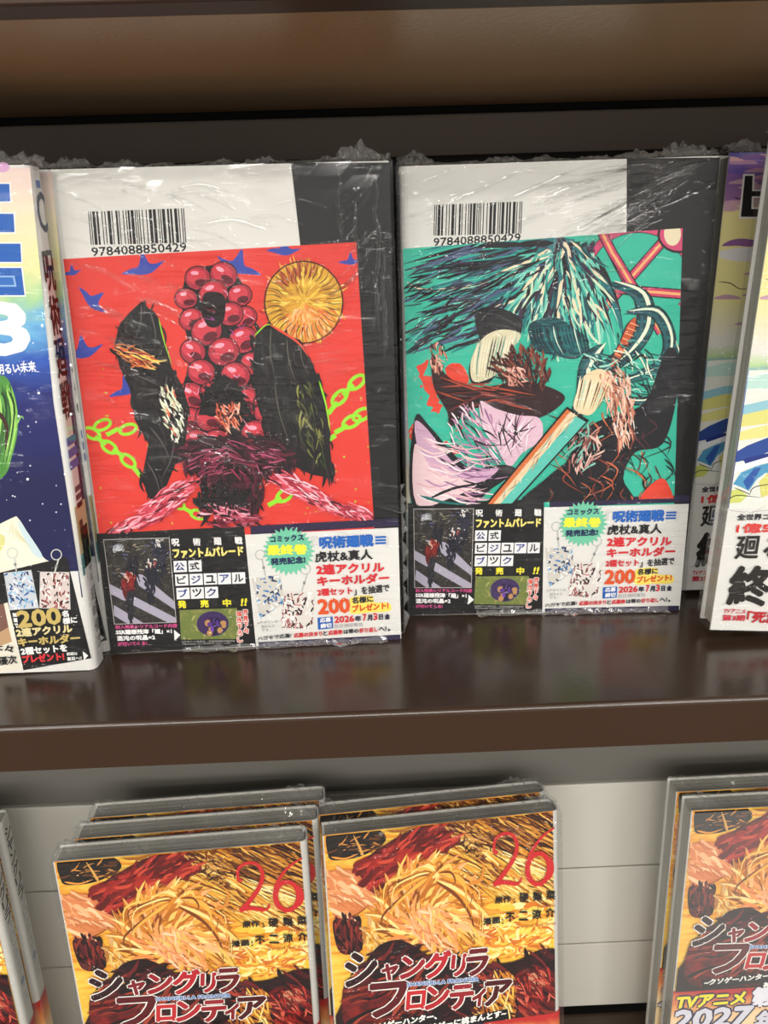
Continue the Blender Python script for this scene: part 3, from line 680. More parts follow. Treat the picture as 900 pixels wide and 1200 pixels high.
    p.brush([(210, 546), (218, 524), (242, 512), (290, 511), (320, 514), (340, 532), (348, 546), (324, 556), (306, 560), (302, 606), (236, 606), (236, 580), (230, 556)], WB, 420, lambda x, y: .15 if y < 540 else 1.45, 7, 26, 14, .35, 4)
    p.brush([(224, 530), (268, 518), (322, 524), (330, 544), (268, 556), (226, 548)], ['7d2440', '97304a', '5a1a2c', '120809', 'a84a68'], 90, lambda x, y: .3 if x > 268 else -.3, 2.4, 20, 15, .3)
    for s, arm in ((1, [(228, 560), (206, 566), (180, 582), (160, 602), (140, 614), (128, 620), (138, 624), (168, 616), (196, 604), (222, 582)]), (-1, [(318, 558), (342, 556), (372, 572), (398, 588), (424, 594), (434, 600), (428, 610), (400, 604), (366, 590), (330, 572)])):
        p.blob(arm, 'b83444'); p.brush(arm, ['d6485a', 'e8707e', 'f0a0b0', '8f2238', 'c83e50', '3a0f18', 'f4bcc6'], 170, -.5 if s == 1 else .45, 2.6, 20, 16 + s, .2)
    p.brush([(236, 592), (262, 586), (288, 590), (284, 610), (244, 612)], ['e08a9a', 'f0b0bc', 'c85a70', K, '8c2034'], 60, .3, 3, 14, 20, .6)
    p.brush([(230, 594), (240, 576), (262, 570), (292, 578), (290, 588), (250, 590)], KB, 90, lambda x, y: 1.57 + (x - 262) * .02, 4, 16, 21, .4)
    p.brush([(246, 618), (262, 606), (300, 604), (326, 616), (322, 624), (246, 624)], ['8c2034', '6a1626', 'b04a60', '2a0c14'], 50, .1, 4, 18, 22, .3)

def draw_teal(p):
    rnd = random.Random(9)
    K, T1, T2, CR, PK, RD = '15141a', '2fbfa2', '1e6f74', 'eadcb8', 'd98fb0', 'e0432f'
    # red splashes at the side
    for k in range(18):
        x, y = rnd.uniform(484, 545), rnd.uniform(430, 560); p.blob([(x + rnd.uniform(3, 13) * math.cos(a), y + rnd.uniform(3, 13) * math.sin(a)) for a in [k2 * .9 for k2 in range(7)]], RD, 3)
    for k in range(40): p.ell(rnd.uniform(482, 570), rnd.uniform(420, 575), rnd.uniform(.6, 2.2), rnd.uniform(.6, 2), RD)
    # spoked pink wheel, upper corner
    p.ring(748, 326, 62, 58, 10, '2a1a22', 0, 3.5, 6.9); p.ring(748, 326, 62, 58, 8, 'd04a72', 0, 3.5, 6.9)
    for a, b in (((700, 262), (735, 330)), ((790, 268), (700, 370)), ((800, 345), (690, 336)), ((775, 390), (720, 300))):
        p.line([a, b], 12, 12, '2a1a22', False, 2); p.line([a, b], 9, 9, 'cf4668', False, 2); p.line([a, b], 3, 3, 'eeb070', False, 2)
    p.ell(796, 275, 26, 22, '2a1a22'); p.ell(796, 275, 23, 19, 'd04a72'); p.ell(788, 274, 10, 14, CR)
    # great fan of dark and teal plumes
    for k in range(90):
        a0 = math.radians(rnd.uniform(95, 190)); x, y = 650 + rnd.uniform(-16, 50), 284 + rnd.uniform(-4, 26); l = rnd.uniform(70, 190)
        c = rnd.choice([K, K, '1f3a44', T2, T2, '2a9d92', '58c0ac', '23232c', '3d2c44'])
        ex, ey = x + l * math.cos(a0), y + l * .62 * math.sin(a0) + 10
        p.line([(x, y), ((x + ex) / 2, (y + ey) / 2 - 10), (ex, ey)], rnd.uniform(7, 13), 1.2, c, True, 4)
    for k in range(60):
        x = rnd.uniform(474, 560); y = rnd.uniform(300, 410); p.line([(x + rnd.uniform(40, 80), y - 18), (x + 25, y - 4), (x - 8, y + rnd.uniform(0, 14))], rnd.uniform(4, 8), 1, rnd.choice([K, K, '2c3440', T2, '3e9c98', '4a5a7a', '1a1c24']), True, 4)
    for k in range(45):
        a = math.radians(rnd.uniform(60, 120)); x, y = 660 + rnd.uniform(-20, 40), 290 + rnd.uniform(0, 30); l = rnd.uniform(60, 120)
        p.line([(x, y), (x + l * .5 * math.cos(a) + 6, y + l * .5 * math.sin(a)), (x + l * math.cos(a), y + l * math.sin(a))], rnd.uniform(6, 12), 1, rnd.choice([K, T2, '2aa596', '74cdb6', '1c4c54', '241e2a', 'bfe0c8']), True, 4)
    for pts in ([(642, 292), (600, 318), (560, 334), (500, 340), (476, 330)], [(660, 292), (640, 330), (604, 352), (566, 362)], [(648, 300), (610, 310), (580, 322)]):
        p.line(pts, 9, 3, K); p.line(pts, 6, 2, CR); p.line([(x, y + 1.6) for x, y in pts], 2, 1, '6fc0ac')
    p.brush([(600, 330), (660, 292), (706, 310), (716, 356), (690, 400), (650, 410), (620, 380)], [K, T2, '2aa596', '74cdb6', '1c4c54', '241e2a', 'cfe0c0', '3a2a40', CR], 170, lambda x, y: math.atan2(y - 270, x - 655), 4.5, 34, 60, .15, 3)
    p.brush([(478, 330), (560, 300), (640, 290), (600, 350), (540, 390), (480, 410)], [K, K, '1f3a44', '2a9d92', '4a5a7a', '58c0ac', '3d2c44', '101318'], 190, lambda x, y: math.atan2(y - 280, x - 690), 3.4, 36, 61, .15, 3)
    # pale ribbed folds
    p.blob([(556, 372), (566, 360), (590, 362), (612, 376), (606, 400), (590, 418), (576, 446), (554, 450), (550, 428), (562, 404)], K)
    p.blob([(552, 422), (566, 396), (588, 386), (610, 392), (600, 410), (592, 430), (572, 444), (554, 446)], 'd8d0ac')
    for k in range(14): p.line([(560 + k * 3.6, 400 - k * .8), (556 + k * 3.2, 424), (556 + k * 2.6, 444)], 2, .8, rnd.choice(['8fc0a8', '5c8f88', '3d4a4a', 'f0e6cc']), True, 3)
    p.blob([(620, 380), (650, 372), (672, 384), (690, 400), (676, 420), (648, 416), (626, 408)], M_TEALSTREAK)
    for k in range(16): p.line([(624 + k * 4, 382), (628 + k * 4, 400), (640 + k * 3.4, 416)], 2, .6, rnd.choice([K, T2, 'd0e6d0']), True, 3)
    # coiling pale teal ribbons
    for pts, w in (([(716, 332), (750, 346), (756, 380), (738, 410), (704, 436), (690, 452), (692, 478)], 22), ([(734, 366), (768, 366), (784, 396), (776, 426), (744, 442), (716, 448)], 16), ([(700, 430), (716, 462), (752, 470), (776, 458)], 10), ([(706, 404), (688, 430), (682, 470), (666, 500)], 20), ([(790, 400), (800, 440), (780, 480)], 8)):
        p.line(pts, w + 3, w * .6 + 2, K); p.line(pts, w, w * .6, M_TEALSTREAK)
        p.line([(x + w * .18, y - w * .12) for x, y in pts], w * .28, 1, 'e4ead0'); p.line([(x - w * .22, y + w * .14) for x, y in pts], w * .2, 1, '2a5a66')
    p.line([(744, 372), (730, 404), (716, 430)], 14, 9, K); p.line([(744, 372), (730, 404), (716, 430)], 11, 7, 'c0522e')
    for k in range(9): p.line([(738 - k * 3, 378 + k * 6), (748 - k * 3, 382 + k * 6)], 1.6, 1, 'efa070', False, 2)
    p.brush([(690, 420), (740, 400), (776, 420), (770, 462), (720, 470), (690, 460)], [K, '1c4c54', '9fd8c4', '3f9c92', 'e4ead0', '241e2a'], 90, .6, 2.6, 26, 62, .5, 5)
    # dark masses, lower side
    p.blob([(780, 410), (796, 420), (792, 470), (776, 520), (744, 530), (730, 560), (736, 592), (612, 594), (640, 560), (676, 530), (690, 500), (720, 486), (756, 470)], K)
    for k in range(70):
        x, y = rnd.uniform(640, 780), rnd.uniform(480, 590); p.line([(x, y), (x + rnd.uniform(-8, 20), y + 10), (x + rnd.uniform(-20, 30), y + 26)], rnd.uniform(1.2, 3.2), .4, rnd.choice(['4a1c1e', '8a3a2a', 'c8643c', '241a24', '5a2a34', '0f0e12']), True, 3)
    p.blob([(756, 574), (776, 560), (788, 580), (786, 588), (752, 588)], RD)
    p.brush([(712, 456), (730, 444), (740, 462), (742, 488), (742, 516), (724, 520), (716, 494)], ['e2a78a', 'f4d2bc', 'b4664e', '7a3a30', 'dfd8d0', 'c98468', 'e8b8a0'], 130, 1.45, 3, 20, 30, .2)
    p.brush([(666, 510), (690, 500), (704, 512), (700, 534), (686, 552), (668, 552)], ['c98f86', K, K, '4a2420', '7fbfae', 'e8c0b0', '8a5048'], 90, 1.9, 3, 18, 31, .5)
    # dark maroon swag with pale patch
    p.blob([(506, 414), (520, 436), (544, 452), (576, 452), (606, 446), (640, 452), (662, 466), (640, 486), (612, 492), (588, 484), (556, 478), (528, 500), (524, 482), (508, 452)], '2a1214')
    for k in range(26): p.line([(rnd.uniform(512, 640), rnd.uniform(440, 484)), (rnd.uniform(520, 640), rnd.uniform(446, 480))], 3.0, .5, rnd.choice(['7a2a24', '4a1a1c', 'a8442c', '120a0c']), True, 3)
    p.brush([(504, 408), (516, 404), (522, 416), (518, 434), (508, 434)], ['d98a70', 'e8b09a', K, '8a4438', 'b86a54'], 40, 1.5, 2.4, 11, 32, .4)
    p.brush([(576, 432), (590, 416), (612, 410), (634, 416), (644, 434), (640, 450), (600, 452)], ['4a201c', '3a1614', '6d2c22', '1c0e10', '8f4632', '2a1214'], 130, lambda x, y: 1.2 + (x - 610) * .02, 3.4, 18, 33, .3)
    p.brush([(588, 436), (604, 428), (618, 440), (608, 452), (592, 450)], ['e6a898', 'f0c4b4', '5a241c', 'c88474'], 36, .9, 2.6, 12, 34, .5)
    p.blob([(562, 470), (580, 478), (606, 486), (632, 490), (634, 514), (612, 530), (596, 546), (580, 520), (566, 500)], 'dcb8c8')
    for k in range(24): p.line([(rnd.uniform(566, 630), rnd.uniform(480, 500)), (rnd.uniform(576, 620), rnd.uniform(505, 536))], 2.4, .6, rnd.choice(['f0e4e8', 'b87fa0', '3a2430', 'e6cdd8']), True, 3)
    p.line([(596, 478), (590, 506), (600, 536)], 1.6, 1, '24161e'); p.line([(610, 482), (604, 504), (612, 520)], 1.4, 1, '24161e')
    p.brush([(524, 500), (560, 470), (580, 500), (590, 540), (556, 546), (530, 528)], [K, 'b87fa0', 'e8c8d4', '8d5f8a', '2a1c26', 'f0e0e6'], 70, .9, 2.6, 22, 63, .4)
    # lilac cloth sweeping out of the low corner
    p.blob([(486, 490), (504, 500), (530, 530), (552, 548), (590, 544), (604, 552), (576, 572), (548, 592), (484, 593)], K)
    p.blob([(486, 494), (502, 504), (526, 536), (548, 552), (584, 548), (560, 566), (520, 566), (494, 540)], 'cfa6c0'); p.blob([(486, 520), (506, 548), (536, 560), (560, 566), (530, 582), (488, 590)], 'e8c8cc')
    for k in range(55):
        x, y = rnd.uniform(486, 560), rnd.uniform(510, 588); p.line([(x, y), (x + 18, y + rnd.uniform(4, 12)), (x + 40, y + rnd.uniform(0, 14))], 2.8, .6, rnd.choice(['f3e2e2', 'b685ac', '8d5f8a', '2a1c26', 'dfb0bc', 'f0d4d0']), True, 3)
    p.line([(500, 585), (530, 572), (560, 566), (590, 556)], 4, 1.5, K); p.line([(492, 580), (520, 588), (548, 590)], 4, 2, '1c6f6a')
    # long pale beam crossing upward
    p.flat([(566, 593), (664, 476), (690, 492), (598, 594)], K); p.flat([(571, 593), (665, 480), (676, 487), (586, 593)], 'e6cba4'); p.flat([(583, 593), (674, 487), (686, 494), (596, 593)], '5cc0b0'); p.flat([(569, 593), (664, 479), (668, 482), (575, 593)], 'd0703c')
    for k in range(26):
        t = rnd.random(); x, y = 578 + 96 * t, 592 - 108 * t; p.line([(x + rnd.uniform(-4, 10), y), (x + rnd.uniform(6, 16), y - rnd.uniform(8, 18))], 1.8, .5, rnd.choice(['f6ead0', 'b88a60', '2a7d78', 'a8e0d0', '9c5030']), True, 2)
    p.blob([(684, 440), (704, 432), (716, 446), (704, 470), (690, 486), (672, 478), (676, 458)], 'e9d2a8')
    for k in range(12): p.line([(680 + k * 3, 440 + k), (676 + k * 3, 460), (672 + k * 2.6, 480)], 2, .6, rnd.choice(['8a6a40', 'f6ecd0', '3a2c24', '9fd0bc']), True, 3)
    p.brush([(702, 442), (718, 432), (738, 438), (736, 452), (708, 456)], ['eab49c', '4a2018', 'f4d0bc', 'c07a60'], 40, 1.1, 2.6, 12, 35, .4)

A = back_book()
B = copy_tree(A)                                         # same book and band, a different illustrated sheet
place(A, (-0.1028, 0.2897, 0), 1.62, 0.69); place(B, (0.0149, 0.3147, 0), -2.5, 0.0)
B2 = copy_tree(B)
sheet(A, FA, [(74, 303.5), (417.5, 283.8), (440, 640), (120, 655)], 'd93a30', draw_red, [(74, 303.5), (417.5, 283.8), (437.6, 608.3), (117.5, 625)])
sheet(B, FB, [(472, 291.5), (800, 267.3), (789.5, 610), (482, 618)], '35b79b', draw_teal, [(472, 291.5), (800, 267.3), (790, 583.5), (480, 592.5)])
_q = random.Random(40); RA = []; RB = []; RC = []
for k in range(60):                                      # slanting drag lines across the first sheet
    x, z = _q.uniform(0.003, 0.05), _q.uniform(0.075, 0.172); l = _q.uniform(.006, .026)
    RA.append(([(x, z), (x + l * .5, z - l * .13), (x + l, z - l * .42)], _q.uniform(.0009, .0020), _q.uniform(.00012, .00022)))
for x, za, zb in ((0.0965, .172, .150), (0.1015, .163, .140), (0.1085, .171, .120), (0.1105, .150, .110)):
    n = 9; RA.append(([(x + _q.uniform(-.0009, .0009), za + (zb - za) * i / n) for i in range(n + 1)], .0016, .0005))
for k in range(16):
    x, z = _q.uniform(0.098, 0.110), _q.uniform(.135, .172); l = _q.uniform(.004, .010); RA.append(([(x - l, z - l * .8), (x, z), (x + l * .4, z + l * .5)], .0012, .00025))
for k in range(14):
    x, z = _q.uniform(0.075, 0.10), _q.uniform(.10, .14); l = _q.uniform(.003, .008); RA.append(([(x - l, z), (x, z + .0004), (x + l, z + .0012)], .0009, .0002))
for k in range(24):                                      # folds fanning out of a corner
    a = math.radians(_q.uniform(182, 232)); r0, r1 = _q.uniform(.003, .02), _q.uniform(.03, .075)
    RB.append(([(0.1115 + r * math.cos(a), 0.1745 + r * .62 * math.sin(a) * (1 + r * 2)) for r in (r0, (r0 + r1) / 2, r1)], _q.uniform(.001, .0022), _q.uniform(.00015, .0004)))
for k in range(30):
    x, z = _q.uniform(0.005, 0.095), _q.uniform(.135, .173); l = _q.uniform(.004, .016); RB.append(([(x - l, z - l * .25), (x, z + .0003), (x + l, z + l * .3)], _q.uniform(.0007, .0014), _q.uniform(.0001, .00025)))
for k in range(22):
    x, z = _q.uniform(0.002, 0.04), _q.uniform(.075, .135); l = _q.uniform(.004, .012); RB.append(([(x, z), (x + l, z - l * .2), (x + 2 * l, z - l * .7)], .0008, .00015))
for k in range(16):
    x, z = _q.uniform(0.01, 0.085), _q.uniform(.150, .173); l = _q.uniform(.004, .014); RA.append(([(x - l, z - l * .1), (x, z + .0006), (x + l, z - l * .25)], _q.uniform(.0012, .0022), _q.uniform(.00012, .0002)))
for k in range(16):
    x, z = _q.uniform(0.01, 0.105), _q.uniform(.150, .172); l = _q.uniform(.004, .016); RB.append(([(x - l, z - l * .35), (x, z), (x + l, z + l * .4)], _q.uniform(.0012, .0024), _q.uniform(.00012, .0002)))
wrap(A, T, M_FILM_A, 3, True, True, ridges=RA); wrap(B, T, M_FILM_B, 8, True, ridges=RB); wrap(B2, T, M_FILM_C, 12)
B2.location = Vector((0.0149, 0.3147, 0)) + Euler((0, 0, R_(-2.5))).to_matrix() @ Vector((0.0006, 0.0146, 0))
tag(A, 'shrink-wrapped manga showing its barcode back with a red illustrated sheet', 'book')
tag(B, 'shrink-wrapped manga showing its barcode back with a teal illustrated sheet', 'book')
tag(B2, 'second manga standing directly behind the teal-sheeted book, only its white spine edge showing', 'book')

# ---- front-facing book beside it: rainbow sky over a starry night
def night_book():
    root, cover, band = base_book(T, True, ink('e2e0da'), 0.040, ink('e0ded8'))
    q = [(-300, 197), (35, 196.5), (97, 715), (-300, 760)]
    p = Print(FC, -0.00006); p.flat([(-300, 196), (35, 196.5), (62.5, 470), (88, 640), (97, 700), (-300, 740)], M_SKY_C)
    rnd = random.Random(2)
    for i in range(90):
        x, y = rnd.uniform(-100, 84), rnd.uniform(365, 635); p.ell(x, y, *([rnd.choice([.5, .7, .9, 1.6])] * 2), 'eef2fa', 0, 8)
    p.ell(3, 196, 8, 6, 'dba8cf')
    # blue blocks of the title's last stroke ends
    for x, y0, y1 in ((11, 215.5, 236), (16, 250.5, 272), (24, 285.5, 307)):
        p.flat([(-60, y0 - 1.6), (x + 1.6, y0 - 1.6), (x + 2.8, y1 + 1.6), (-60, y1 + 1.6)], 'f2f2ee'); p.flat([(-60, y0), (x, y0), (x + 1.2, y1), (-60, y1)], '1f5fb4')
    for k, c in ((1.6, 'f2f2ee'), (0, '1f5fb4')): p.flat([(-40, 314 - k), (25 + k, 314 - k), (29 + k, 346 + k), (-40, 346 + k)], c)
    p.flat([(-10, 323), (17, 323), (19.5, 336), (-10, 336)], '8fb4dd'); p.flat([(-9, 325), (15, 325), (17, 334), (-9, 334)], '2f6cbc')
    p.text('3', (-16, 418), (39, 416), 64, 'f0f0ec', 5)
    # leafy green swirl and pale ice at the foot
    p.blob([(-40, 470), (0, 440), (16, 460), (21, 500), (14, 535), (2, 560), (-40, 570)], '4f8f3c')
    for k in range(26):
        x = rnd.uniform(-12, 14); p.line([(x, 446 + rnd.uniform(0, 20)), (x + 7, 490 + rnd.uniform(-10, 10)), (x - 4, 545 + rnd.uniform(-10, 14))], 3.6, .6, rnd.choice(['2c5e28', '7fc04a', 'a6d86a', '1d3a20', '5ba043']), True, 4)
    p.line([(-4, 480), (8, 500), (6, 528)], 6, 2, '3c1f18'); p.line([(18, 500), (25, 488), (28, 492)], 2, .6, '8fd060')
    p.blob([(-60, 650), (-20, 625), (14, 607), (22, 608), (36, 630), (50, 652), (58, 670), (-60, 690)], 'e9e6d2'); p.blob([(-30, 640), (0, 626), (6, 636), (-6, 650)], 'd8d68c'); p.blob([(22, 610), (38, 632), (50, 652), (40, 650), (26, 626)], 'c9dbe0')
    for k in range(8): p.line([(14 + k, 610 + k * 2), (10 + k * 4, 630 + k * 2)], 1.2, .5, 'd0c890', True, 2)
    p.text('明るい未来', (-3, 439.5), (43, 435.5), 12.5, 'eef0f2', .3)
    p.build('cover_print', cover)
    s = MB(); spine_print(s, W, 1, T, H, 'upper'); s.build('spine_lettering', cover)
    s = MB(); spine_lower_names(s, W + .0003, 1, T); s.build('spine_lettering', band)
    g = Print(FC, -0.00034)
    g.flat([(-8, 712), (1, 700), (9, 690), (18, 748), (27, 785), (-8, 789)], 'e8e2d0'); g.flat([(-8, 715), (4, 705), (10, 735), (-8, 745)], '7a5648'); g.flat([(-8, 745), (10, 735), (14, 752), (-8, 760)], 'c09a72')
    g.flat([(-60, 686), (-4, 672), (78, 652.5), (107, 771.5), (27.5, 785.5), (9, 706), (-60, 725)], '141314')
    keyring(g, 14.5, 648, 6, 19, 669, 'cfceca'); keyring(g, 66, 650, 6, 64, 671, 'cfceca')
    for qd, bgc, cols, sd in (([(5, 672), (36, 668.5), (45, 712), (12, 714.5)], 'c9cdd4', ['2e5f9c', 'e9e9ec', '1f3560', '7fb2d6', 'f1f1ef', '9ccfe8', '27477c'], 21), ([(47.5, 670.5), (80.5, 671), (82, 713.5), (47, 712)], 'd8c8c2', ['f2eee9', '6d2a2c', '9c4a48', '40181a', 'f4f1ec', '2c1214'], 22)):
        big = [(qd[0][0] - .7, qd[0][1] - .7), (qd[1][0] + .7, qd[1][1] - .7), (qd[2][0] + .7, qd[2][1] + .7), (qd[3][0] - .7, qd[3][1] + .7)]
        g.flat(big, 'c4c4c0'); picture_card(g, qd, bgc, cols, 90, sd)
    g.flat([(97, 763), (103.5, 768), (98.5, 773.5)], 'f0efec')
    g.build('band_graphic_print', band)
    t = Print(FC, -0.0009); Wt, Gd = 'f0efea', 'c9b066'
    t.vtext('抽選で', 17.5, 720.5, 19.5, 733, 5, 5, Wt, .25); t.text('200', (21, 736.5), (73, 731.5), 20.5, Gd, 1.5); t.text('名', (73, 723.5), (81, 722.5), 7.6, Wt, .4); t.text('様に', (74, 732), (91, 730), 8, Wt, .4)
    t.text('2連アクリル', (19.5, 747), (85.5, 741.5), 10.5, 'e2d39a', .6); t.text('キーホルダー', (21.5, 758), (94, 752.5), 10.5, Gd, .6); t.text('2種セットを', (25, 768), (79.5, 763.5), 9, Wt, .45); t.text('プレゼント!', (26.5, 777.5), (76, 773.5), 9.6, 'd8383c', .6)
    t.text('詳細は', (78.5, 768.5), (91, 767.5), 4, Wt, .1); t.text('裏面へ!!', (79, 774.5), (96, 773), 4.4, Wt, .1)
    t.text('下々', (-8, 767), (16.5, 765), 9.5, '1d1b1e', .3); t.text('優次', (-1, 780), (20.5, 777.5), 10, '1d1b1e', .3)
    t.build('lettering', band)
    return root
C = night_book(); C2 = copy_tree(C)
place(C, (-0.2183, 0.2738, 0.002), 1.6, 0, 1.0); place(C2, (-0.2168, 0.2886, 0.002), 1.6, 0, 1.0)
wrap(C, T, M_FILM_C, 5); wrap(C2, T, M_FILM_C, 6)
tag(C, 'manga with rainbow sky and starry night cover beside the red-sheeted book', 'book', 'books with the rainbow and starry night cover')
tag(C2, 'second copy of the starry-night manga, spine showing behind the front copy', 'book', 'books with the rainbow and starry night cover')

# ---- dawn-sky books at the other end
def dawn_book():
    root, cover, band = base_book(T, True, ink('dedcd6'), 0.049, ink('dcdad4'))
    p = Print(FR2, -0.00006); p.face([(0, -0.00006, .001), (W - .003, -0.00006, .001), (W - .003, -0.00006, H), (0, -0.00006, H)], M_SKY_R); p.layer = 8
    rnd = random.Random(7); p.win = face_win(FR2, 0.0003, W - .003, .001, H - .0003)
    for k in range(44):
        x, y = rnd.uniform(835, 940), rnd.choice([rnd.uniform(182, 205), rnd.uniform(182, 210), rnd.uniform(210, 250), rnd.uniform(280, 380)]); c = rnd.choice(['6b5bb0', '8a5fa4', 'c08fae', 'e0b0b0']) if y < 212 else M_CLOUD_R
        p.blob([(x - 16, y + 2), (x, y - 3), (x + 14, y - 1), (x + 18, y + 2), (x + 3, y + 2.5)], c)
    p.blob([(846, 288), (858, 281), (876, 280), (900, 286), (880, 289), (864, 288)], '8a5a92'); p.blob([(840, 296), (870, 290), (900, 292), (930, 297), (880, 306), (850, 304)], 'e0dcdc')
    p.line([(841, 330), (856, 332), (870, 339), (900, 334)], 1.3, .8, '2a2620'); p.line([(861, 231), (866, 233), (874, 232)], 1.8, .8, '241c1c')
    for k in range(40): p.ell(rnd.uniform(830, 900), rnd.uniform(392, 440), *([rnd.choice([.4, .6, 1.1])] * 2), 'e6f0f4', 0, 7)
    # black block letter cut off by the next book
    for k, c in ((2.2, 'e9e6e2'), (0, '161416')):
        p.flat([(873 - k, 206 - k), (882 + k, 206 - k), (880 + k, 254 + k), (868 - k, 254 + k)], c); p.flat([(880, 224 - k), (930, 224 - k), (930, 230 + k), (880, 230 + k)], c); p.flat([(876, 245 - k), (930, 245 - k), (930, 254 + k), (876, 254 + k)], c)
    r = Print(FR1, -0.0001, face_win(FR1, 0.0003, W - .003, .049, H - .0003))
    z = lambda x, y: (780 + x / 3.75, 450 + y / 3.75)
    ice = lambda pts, c: r.flat([z(*q) for q in pts], c)
    ice([(320, -30), (360, -60), (700, -70), (700, 560), (262, 560)], 'dfe0d6')
    ice([(328, -20), (470, -50), (640, -40), (640, 10), (450, 20), (340, 20)], 'b9d8cc'); ice([(318, 100), (450, 70), (640, 60), (640, 110), (430, 130), (316, 140)], '8fc0cc'); ice([(318, 140), (450, 110), (640, 100), (640, 150), (318, 190)], 'd9d47c')
    ice([(312, 215), (380, 195), (470, 175), (640, 160), (640, 195), (430, 235), (308, 250)], 'e0d988')
    ice([(308, 300), (360, 270), (450, 235), (640, 190), (640, 260), (450, 300), (380, 330), (300, 345)], '27478f'); ice([(300, 360), (380, 335), (460, 305), (640, 260), (640, 300), (420, 350), (296, 395)], 'e8ecec')
    ice([(296, 440), (330, 390), (400, 360), (520, 330), (640, 310), (640, 420), (440, 390), (400, 420), (366, 470), (330, 452)], '4f95bc'); ice([(340, 430), (390, 370), (420, 366), (380, 440), (360, 466)], '2a55a0'); ice([(410, 430), (450, 390), (560, 400), (520, 460), (420, 500)], 'd6d070')
    ice([(285, 470), (320, 460), (360, 490), (330, 520), (275, 525)], 'c9cf6a'); ice([(340, 330), (420, 310), (470, 300), (450, 320), (350, 350)], '1f2f7c')
    for a, b, c in (((268, 520), (310, 490), (420, 500)), ((300, 455), (360, 480), (370, 488)), ((370, 485), (400, 450), (560, 430))): r.line([z(*a), z(*b), z(*c)], 1.3, .8, '2a2a2c')
    p.v_ = None
    n = len(p.v); p.v += r.v
    for f, mi in zip(r.f, r.mi): p.f.append(tuple(i + n for i in f)); p.mi.append(p.slot(r.mats[mi]))
    p.build('cover_print', cover)
    s = MB(); spine_print(s, W, 1, T, H, 'upper'); s.build('spine_lettering', cover)
    g = Print(FR1, -0.00034); rnd = random.Random(3)
    for k in range(14):
        x, y = rnd.uniform(842, 940), rnd.uniform(600, 730); g.line([(x, y), (x + 12, y - 4), (x + 26, y - 12)], 1.4, .5, 'bfbdb8', True, 3)
    g.line([(848, 596), (880, 600), (950, 590)], 1, .6, 'b5b3ae')
    g.build('band_graphic_print', band)
    t = Print(FR1, -0.0009)
    t.text('全世界コミックス', (863.5, 610), (940, 609), 7.6, '232228', .35); t.text('1億5000', (862, 625), (937, 624), 11.5, 'd0342c', .9)
    t.text('廻', (860, 655.5), (888, 655), 27, '26221e', .7); t.text('る', (893, 655), (915, 654), 24, '26221e', .9); t.text('終', (850, 711), (900, 711), 48, '211c18', 1.9)
    t.text('焉', (904, 711), (950, 711), 46, '211c18', 1.9)
    t.text('TVアニメ', (847.5, 718.5), (873.5, 719.5), 5.4, 'c03040', .2, 0); t.text('第3期', (846, 727.5), (872.5, 728), 7.2, 'c03040', .5); t.text('「死滅回游', (874, 730), (945, 732), 14, 'b8242c', .7)
    t.build('lettering', band)
    return root
R1 = dawn_book(); R2 = copy_tree(R1)
place(R1, (0.1288, 0.2807, 0.0048), -3.0, 0, 2.4); place(R2, (0.1345, 0.3245, 0.0024), 0, 0, 1.2)
wrap(R1, T, M_FILM_C, 15, True); wrap(R2, T, M_FILM_C, 17)
tag(R1, 'manga with dawn sky cover, its white band nearest the shelf edge', 'book', 'books with the dawn sky cover')
tag(R2, 'rear dawn sky manga, a strip of cover showing beside the teal-sheeted book', 'book', 'books with the dawn sky cover')

